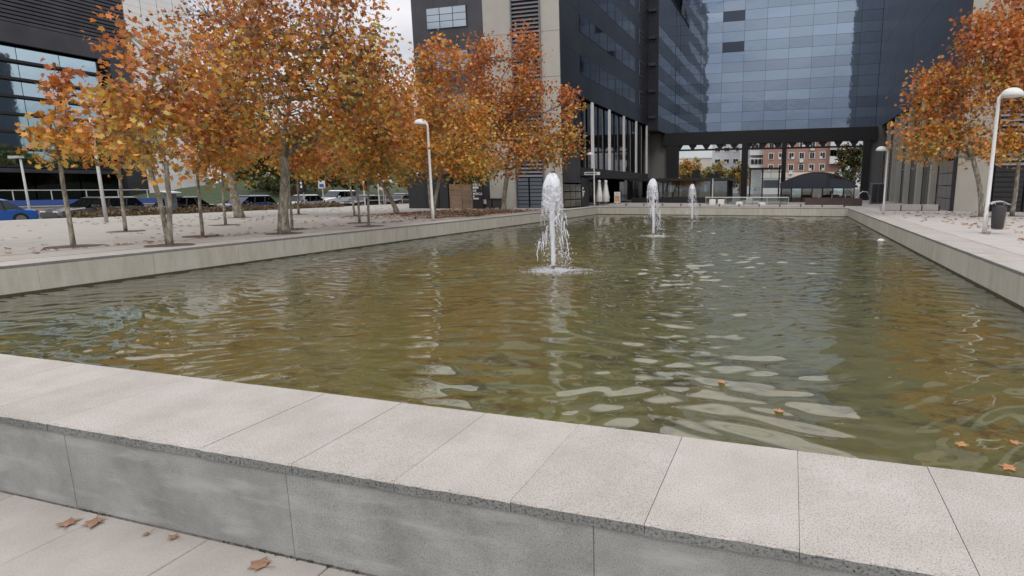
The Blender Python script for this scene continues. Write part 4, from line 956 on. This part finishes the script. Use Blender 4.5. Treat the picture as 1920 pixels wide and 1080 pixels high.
tree('big old plane tree with leaning grey trunk in the back row', -23.83, 19.79, [(0.29, 3.79, 2.24, 1.81), (0.32, 5.91, 2.47, 2.17), (2.07, 7.73, 2.47, 1.93), (-0.15, 8.54, 1.57, 1.21)], low=OLV, tr=.18, leaf=.14, seed=17, od=1.0, lean=(-.7, 0), sparse_top=.85)
tree('young tree in the back row right of the thick trunk', -23.83, 23.02, [(0.7, 2.93, 1.5, 1.21)], low=OLV, high=ORG, tr=.055, leaf=.15, seed=18, shape=LEAF3)
tree('slim tree left of a close pair before the maroon car', -15.46, 17.66, [(0.29, 2.68, 1.02, 1.0), (0.07, 3.91, 1.12, 1.0)], low=LOWA, tr=.045, leaf=.14, seed=19)
tree('slim tree right of a close pair near the left pool wall', -13.81, 16.19, [(0.53, 2.37, 1.02, 0.82), (0.94, 3.47, 1.1, 1.09)], low=OLV, high=ORG, tr=.042, leaf=.14, seed=20)
tree('plane tree with strongly leaning dark trunk left of the kiosk', -19.59, 25.15, [(0.01, 3.9, 2.19, 1.94), (-0.94, 5.89, 1.93, 1.94), (0.53, 2.43, 1.55, 0.97)], low=OLV, tr=.12, leaf=.15, seed=21, od=1.5, sparse_top=.5, lean=(-.9, 0), shape=LEAF3)
tree('yellow plane tree with twin curved pale trunks at the left lamp post', -15.0, 21.6, [(1.24, 3.55, 1.52, 1.75), (0.3, 4.88, 0.98, 1.28), (0.11, 6.17, 0.48, 1.05), (1.29, 6.42, 0.61, 0.94), (1.42, 2.22, 1.09, 0.71), (-0.62, 3.15, 1.2, 1.28)], low=GOLD, high=[('gold', 4), ('yellow', 2), ('orange', 3), ('rust', 1)], tr=.085, leaf=.14, seed=22, od=1.6, stems=2)
tree('tall rust-red plane tree with several peaks before the beige panels', -14.68, 27.51, [(0.6, 3.26, 2.39, 1.43), (1.53, 7.69, 0.8, 1.57), (-0.88, 7.84, 0.85, 1.37), (-1.13, 6.01, 1.19, 1.43), (1.46, 5.89, 1.33, 1.28), (3.31, 3.6, 1.19, 1.28), (3.79, 5.52, 0.53, 1.0), (0.51, 4.74, 1.99, 1.28), (-1.88, 3.87, 1.19, 1.43)], low=LOWA, high=RED0, tr=.14, leaf=.15, seed=23, od=1.45, shape=LEAF3)
tree('small still-green young tree before the wooden fence', -14.18, 23.41, [(0.29, 2.18, 1.15, 0.62)], low=GRN, high=OLV, tr=.035, leaf=.14, seed=24)
tree('thin sapling just right of the thick trunk', -15.12, 14.3, [(0.32, 2.14, 0.71, 0.59)], low=GOLD, high=ORG, tr=.04, leaf=.15, seed=25)
tree('thin tree in the third row before the black saloon', -19.69, 22.21, [(-0.49, 2.59, 1.17, 1.01)], low=OLV, high=ORG, tr=.05, leaf=.15, seed=26, shape=LEAF3)
tree('golden tree whose leaves poke in at the left edge', -16.2, 6.9, [(-.35, 2.75, .75, .55), (-.6, 2.1, .6, .4)], low=GOLD, high=GOLD, tr=.06, leaf=.15, seed=27)
RED = [('red', 4), ('orange', 3.4), ('rust', 1.6), ('gold', 1.4)]
RG = 'autumn plane trees on the right plaza'
tree('rust-orange plane tree behind the right lamp post', 7.83, 27.73, [(-1.65, 4.57, 1.48, 1.7), (-0.43, 6.2, 1.37, 1.82), (-1.12, 3.03, 1.8, 0.86), (-2.14, 5.66, 0.95, 1.02), (0.09, 7.59, 1.06, 1.36), (-0.93, 7.47, 0.53, 1.02), (-2.76, 3.25, 0.8, 0.82)], low=LOWA, high=RED, tr=.12, leaf=.15, seed=31, od=1.5, group=RG, lean=(-.2, 0))
tree('thinner gold and rust tree at the right edge', 9.16, 28.5, [(-0.16, 3.14, 1.29, 0.92), (-0.32, 5.62, 1.29, 1.61), (.2, 7.6, 1.0, 1.1), (1.6, 4.6, 1.4, 1.6)], low=GOLD, high=ORG, tr=.09, leaf=.15, seed=32, od=1.6, group=RG)
# background trees beyond the road and through the passage
BG = 'trees beyond the road'
DK = [('dark', 4), ('green', 2), ('olive', 1), ('brown', 1)]
for i, (x_, y_, h_, r_, lab) in enumerate([(-76, 64, 8, 3.6, 'dark tree on the bank hiding the white tiled wall end'), (-70, 62, 7.5, 3.4, 'broad dark tree on the bank left of the traffic light'), (-64, 64, 8, 3.6, 'dark olive tree on the bank above the navy car'), (-56, 52, 7, 3.2, 'dark green tree on the bank nearest the white tiled building'), (-50, 58, 7.5, 3.4, 'dark tree on the bank behind the thick trunk'), (-44, 62, 8, 3.6, 'dark tree on the bank above the silver car'), (-38, 66, 8, 3.6, 'dark tree at the road end above the white estate'), (-33, 70, 8, 3.6, 'dark tree at the road end left of the kiosk'), (-28, 68, 7.5, 3.4, 'dark green tree behind the black kiosk'), (-62, 62, 9, 4, 'olive tree high on the bank at the back'), (-47, 72, 9, 4, 'olive tree at the back of the bank above the van-like estate')]):
    tree(lab, x_, y_, [(0, h_ * .5, r_, h_ * .3), (r_ * .4, h_ * .72, r_ * .7, h_ * .22), (-r_ * .6, h_ * .62, r_ * .6, h_ * .2), (r_ * .7, h_ * .4, r_ * .6, h_ * .2), (0, h_ * .14, r_ * 1.15, h_ * .16)], low=DK, high=[('dark', 3), ('green', 3), ('olive', 2)], tr=.2, leaf=.36, seed=50 + i, shape=LEAF3, group=BG, name='bank_tree', od=2.6, z0=(1.2 if x_ < -42 else -.5), pit=False)
PG = 'trees seen through the passage'
for i, (x_, y_, h_, r_, lab, lo) in enumerate([(-18.5, 105, 7.2, 2.6, 'yellow-green tree left of the pale block through the passage', OLV), (-14, 108, 6.2, 2.8, 'green tree before the pale apartment block through the passage', GRN), (-9.4, 110, 6.4, 2.2, 'small green tree right of the middle posts through the passage', GRN), (9.2, 98, 10, 2.4, 'dark green tree right of the brick block through the passage', DK)]):
    tree(lab, x_, y_, [(0, h_ * .45, r_, h_ * .28), (r_ * .3, h_ * .72, r_ * .7, h_ * .24), (-r_ * .5, h_ * .6, r_ * .6, h_ * .2)], low=lo, high=lo, tr=.16, leaf=.32, seed=70 + i, shape=LEAF3, group=PG, name='street_tree', od=2.6, pit=False)

# low brown hedge along the plaza edge
rg = np.random.default_rng(77); n = 9000
P = np.stack([rg.normal(-31.3, .25, n), rg.uniform(18, 34, n), np.abs(rg.normal(0, .16, n)) - .02], 1)
P[:, 2] *= .6 + .6 * np.sin(P[:, 1] * 1.7) ** 2
hc = np.clip(np.array([(.16, .10, .05), (.10, .07, .03), (.13, .12, .04), (.2, .1, .05)])[rg.integers(0, 4, n)] * rg.uniform(.6, 1.3, n)[:, None], .01, 1)
struct(obj('dry_hedge', leaves('dry_hedge', P, .09, hc, rg, LEAF3)), 'stuff')

# ------------------------------------------------------------------ fallen leaves
def litter(name, pts, size, seed):
    rg = np.random.default_rng(seed); n = len(pts)
    c = np.array([(.26, .12, .055), (.20, .09, .045), (.33, .19, .08), (.15, .08, .05), (.30, .13, .05)])[rg.integers(0, 5, n)] * rg.uniform(.7, 1.2, n)[:, None]
    struct(obj(name, leaves(name, np.array(pts), size, c, rg, LEAF5, 'leaf_dry', True)), 'stuff')
rg = np.random.default_rng(5)
n = 380; a = np.stack([rg.uniform(-30, -14.8, n), rg.uniform(5, 33, n), np.full(n, .02)], 1)
n = 170; a2 = np.stack([rg.normal(-14.7, .25, n), rg.uniform(5, 30, n), np.full(n, .02)], 1)
n = 2300; a3 = np.stack([rg.uniform(-19.5, -13.7, n), rg.normal(26, 2.6, n), rg.uniform(.015, .05, n)], 1)
litter('leaf_litter_left', np.concatenate([a, a2, a3]), .13, 6)
n = 420; a = np.stack([rg.gamma(2.2, 1.9, n) + 4.3, rg.uniform(9, 32, n), np.full(n, .02)], 1)
a4 = np.stack([rg.normal(5.6, .35, 60), rg.normal(14.2, .9, 60), np.full(60, .02)], 1)
litter('leaf_litter_right', np.concatenate([a, a4]), .14, 8)
def dry_leaf(x, y, z, s, label, name='fallen_leaf', col=(.27, .155, .095), tilt=.1, seed=0):
    rd = random.Random(seed); b = MB(); a0 = rd.uniform(0, 6.28)
    k = len(LEAF5); pts = [(0, 0, .012)]
    ca, sa = math.cos(a0), math.sin(a0)
    for (u, v) in LEAF5:
        u *= rd.uniform(.8, 1.15); v *= rd.uniform(.85, 1.1)
        pts.append((s * (u * ca - v * sa), s * (u * sa + v * ca), .006 + rd.uniform(0, .10) * s * (abs(u) + abs(v)) * (1 if rd.random() < .8 else 2)))
    b.v = pts; b.f = [(0, 1 + i, 1 + (i + 1) % k) for i in range(k)]; b.m = [0] * k
    nm = 'dry_leaf_%d' % int(col[0] * 100)
    if nm not in MATS: mat(nm, col, .75, var=.25, scale=25)
    t = thing(name, label, 'leaf', (x, y, z)); b.build('blade', nm, t, local=True)
    MB().tube([(s * .5 * sa, -s * .5 * ca, .006), (s * .8 * sa, -s * .8 * ca, .012), (s * 1.0 * sa + .01, -s * 1.0 * ca, .02)], .002, 5).build('stalk', nm, t, local=True)
dry_leaf(-3.61, 1.80, -.498, .10, 'dry brown leaf on the pavement, left of a touching pair', seed=1)
dry_leaf(-3.47, 1.83, -.496, .105, 'dry brown leaf on the pavement, right of a touching pair', seed=5)
dry_leaf(-2.94, 1.86, -.498, .055, 'small curled brown leaf lying against the wall foot', seed=3)
dry_leaf(-2.33, 1.82, -.498, .10, 'dry brown leaf on the pavement nearest the bottom edge', seed=4)
dry_leaf(-3.1, 1.84, -.498, .04, 'tiny leaf scrap on the pavement beside the wall foot', seed=9)
ORC = (.40, .17, .075)
for (x_, y_, s_, lab, sd) in [(-.02, 4.49, .11, 'orange leaf floating on a white sky reflection near the coping', 1), (-.54, 5.05, .10, 'small orange leaf floating left of the others', 2), (1.21, 4.22, .12, 'orange leaf floating third from the right edge', 3), (1.58, 4.35, .10, 'orange leaf floating at the right edge, upper', 4), (1.40, 3.92, .13, 'orange leaf floating at the right edge against the coping', 5)]:
    dry_leaf(x_, y_, ZW + .004, s_ * .8, lab, 'floating_leaf', ORC, seed=20 + sd)

# ------------------------------------------------------------------ fountains
OCT_V = np.array([(1, 0, 0), (-1, 0, 0), (0, 1, 0), (0, -1, 0), (0, 0, 1), (0, 0, -1)], float)
OCT_F = np.array([(0, 2, 4), (2, 1, 4), (1, 3, 4), (3, 0, 4), (2, 0, 5), (1, 2, 5), (3, 1, 5), (0, 3, 5)])
def blobs(name, C, r, m_, rg, sq=1):
    n = len(C); s = (r[:, None] * rg.uniform(.7, 1.4, (n, 3)))[:, None, :] * np.array([1, 1, sq])
    V = C[:, None, :] + OCT_V[None] * s
    F = (OCT_F[None] + 6 * np.arange(n)[:, None, None]).reshape(-1, 3)
    return np_mesh(name, V.reshape(-1, 3), F, m_, True)
def fountain(x, y, label, H, rdome, seed, lean=.0, dens=1.0):
    rg = np.random.default_rng(seed); rd = random.Random(seed)
    t = thing('fountain_jet', label, 'fountain', (x, y, ZW), 0, 'three jets along the pool')
    MB().lathe([(.001, -.3), (.03, -.3), (.03, .05), (.042, .055), (.042, .10), (.026, .11), (.026, .13), (.001, .13)], n=14).build('nozzle', 'brass', t, local=True)
    # rising core
    n = 44; m_ = 14; b = MB()
    for i in range(n):
        q = i / (n - 1); z = .12 + (H - .14) * q
        r0 = .042 + .022 * q + .012 * math.sin(q * 17 + seed) * q + (.03 * max(0, q - .7) / .3)
        for j in range(m_):
            a = 6.2832 * j / m_; r_ = r0 * (1 + rg.normal(0, .10 + .12 * q))
            b.v.append((lean * q * q + .008 * math.sin(q * 9) + r_ * math.cos(a), .006 * math.cos(q * 11) + r_ * math.sin(a), z))
    for i in range(n - 1):
        for j in range(m_): b.f.append((i * m_ + j, i * m_ + (j + 1) % m_, (i + 1) * m_ + (j + 1) % m_, (i + 1) * m_ + j)); b.m.append(0)
    b.build('jet_core', 'foam', t, smooth=True, local=True)
    # umbrella of falling water, ragged and full of holes lower down
    prof = [(.012, 1.0), (.26, .995), (.46, .975), (.62, .95), (.76, .915), (.86, .875), (.93, .83), (.98, .785), (1.0, .74), (1.03, .69), (1.05, .64), (1.06, .59), (1.04, .54), (1.06, .49), (1.0, .44), (.98, .39)]
    n = len(prof); m_ = 52; b = MB(); ph = rg.random(6) * 6.28
    for i, (r_, z_) in enumerate(prof):
        for j in range(m_):
            a = 6.2832 * j / m_
            w_ = 1 + .10 * math.sin(3 * a + ph[0]) + .07 * math.sin(5 * a + ph[1] + z_ * 9) + rg.normal(0, .015 + .04 * (i / n))
            zz = z_ * H + .035 * math.sin(4 * a + ph[2]) * min(1, i / 4) + rg.normal(0, .008)
            b.v.append((lean * z_ * z_ + r_ * rdome * w_ * math.cos(a), r_ * rdome * w_ * math.sin(a), zz))
    for i in range(n - 1):
        for j in range(m_):
            a = 6.2832 * j / m_; keep = 1 if i < 6 else 1.0 - .11 * (i - 5)
            hn = .5 + .5 * math.sin(7 * a + ph[3] + .9 * math.sin(i * 1.7 + ph[4])) * math.sin(i * 1.3 + 4 * a + ph[5])
            if hn * .55 + rg.random() * .45 < keep: b.f.append((i * m_ + j, i * m_ + (j + 1) % m_, (i + 1) * m_ + (j + 1) % m_, (i + 1) * m_ + j)); b.m.append(0 if i < 5 else 1)
    b.build('water_dome', ['foam', 'water_sheet'], t, smooth=True, local=True)
    # strings of falling water
    for s in range(int(16 * dens)):
        a = rd.gauss(0, 1.25); r_ = rdome * rd.uniform(.85, 1.5); z = H * rd.uniform(.28, .62); L = rd.uniform(.12, .5) * H * .5
        pth = []; k = 7
        for i in range(k):
            q = i / (k - 1); pth.append((r_ * math.cos(a) * (1 + .18 * q) + rd.uniform(-.012, .012), r_ * math.sin(a) * (1 + .18 * q) + rd.uniform(-.012, .012), max(.06, z - L * q)))
        MB().tube(pth, [.002 + .009 * rd.random() * (1 - abs(2 * i / (k - 1) - 1)) + .004 for i in range(k)], 6).build('water_string', 'foam', t, smooth=True, local=True)
    # droplets
    n = int(620 * dens); u = rg.random(n); z = H * (.03 + .72 * u ** 1.25); a = rg.random(n) * 6.2832
    rr = rdome * (.35 + (1.35 - 1.0 * z / H) * rg.random(n) ** .7 * 1.15)
    off = .07 * (1 - z / H)
    C = np.stack([rr * np.cos(a) + off * 1.6, rr * np.sin(a), z], 1)
    cl = rg.normal(size=(int(120 * dens), 3)) * np.array([.07, .07, .09]) + np.array([-rdome * 1.25, -.05, H * .27])
    cl2 = rg.normal(size=(int(150 * dens), 3)) * np.array([.11, .1, .12]) + np.array([rdome * 1.15, -.05, H * .16])
    C = np.concatenate([C, cl, cl2]); C[:, 2] = np.maximum(C[:, 2], .03)
    o = obj('droplets', blobs('droplets', C, .003 + .012 * rg.random(len(C)) ** 2.6, 'foam', rg, 1.25), t); o['kind'] = 'stuff'
    # churned foam patch
    n = int(5600 * dens ** 4); a = rg.random(n) * 6.2832; r_ = np.abs(rg.normal(0, .40, n)) * (1 + .25 * np.sin(3 * a + seed) + .15 * np.sin(5 * a + 2)) + .02
    kp = rg.random(n) < .35 + .65 * (np.sin(9 * r_ * np.cos(a) + seed) * np.sin(11 * r_ * np.sin(a) + 2 * seed) > -.1) * np.exp(-(r_ / .55) ** 2)
    a = a[kp]; r_ = r_[kp]; n = len(a)
    C = np.stack([r_ * np.cos(a) * 1.25 + .08, r_ * np.sin(a), np.abs(rg.normal(0, .018, n)) * np.exp(-(r_ / .5) ** 2) + .004], 1)
    o = obj('foam_patch', blobs('foam_patch', C, .004 + .012 * rg.random(n) ** 2 * np.exp(-(r_ / .8) ** 2), 'foam', rg, .7), t); o['kind'] = 'stuff'
fountain(*FN[0], 'nearest and largest white water jet in the pool', 2.08, .21, 101, lean=.02)
fountain(*FN[1], 'middle white water jet of the three in the pool', 2.10, .20, 102, lean=-.03, dens=.8)
fountain(*FN[2], 'farthest white water jet of the three in the pool', 1.96, .19, 103, lean=-.02, dens=.6)

# moss and grit caught along the foot of the near wall
rg = np.random.default_rng(91); n = 1500
xm = rg.uniform(-9, 4, n); kp = (np.sin(xm * 2.3) + np.sin(xm * 5.1 + 1) + rg.normal(0, .5, n)) > .2; xm = xm[kp]; n = len(xm)
C = np.stack([xm, 1.912 - np.abs(rg.normal(0, .006, n)), -.499 + np.abs(rg.normal(0, .003, n))], 1)
mat('moss', (.05, .045, .03), .95, var=.4, scale=30)
struct(obj('moss_line', blobs('moss_line', C, .002 + .006 * rg.random(n) ** 2, 'moss', rg, .8)), 'stuff')
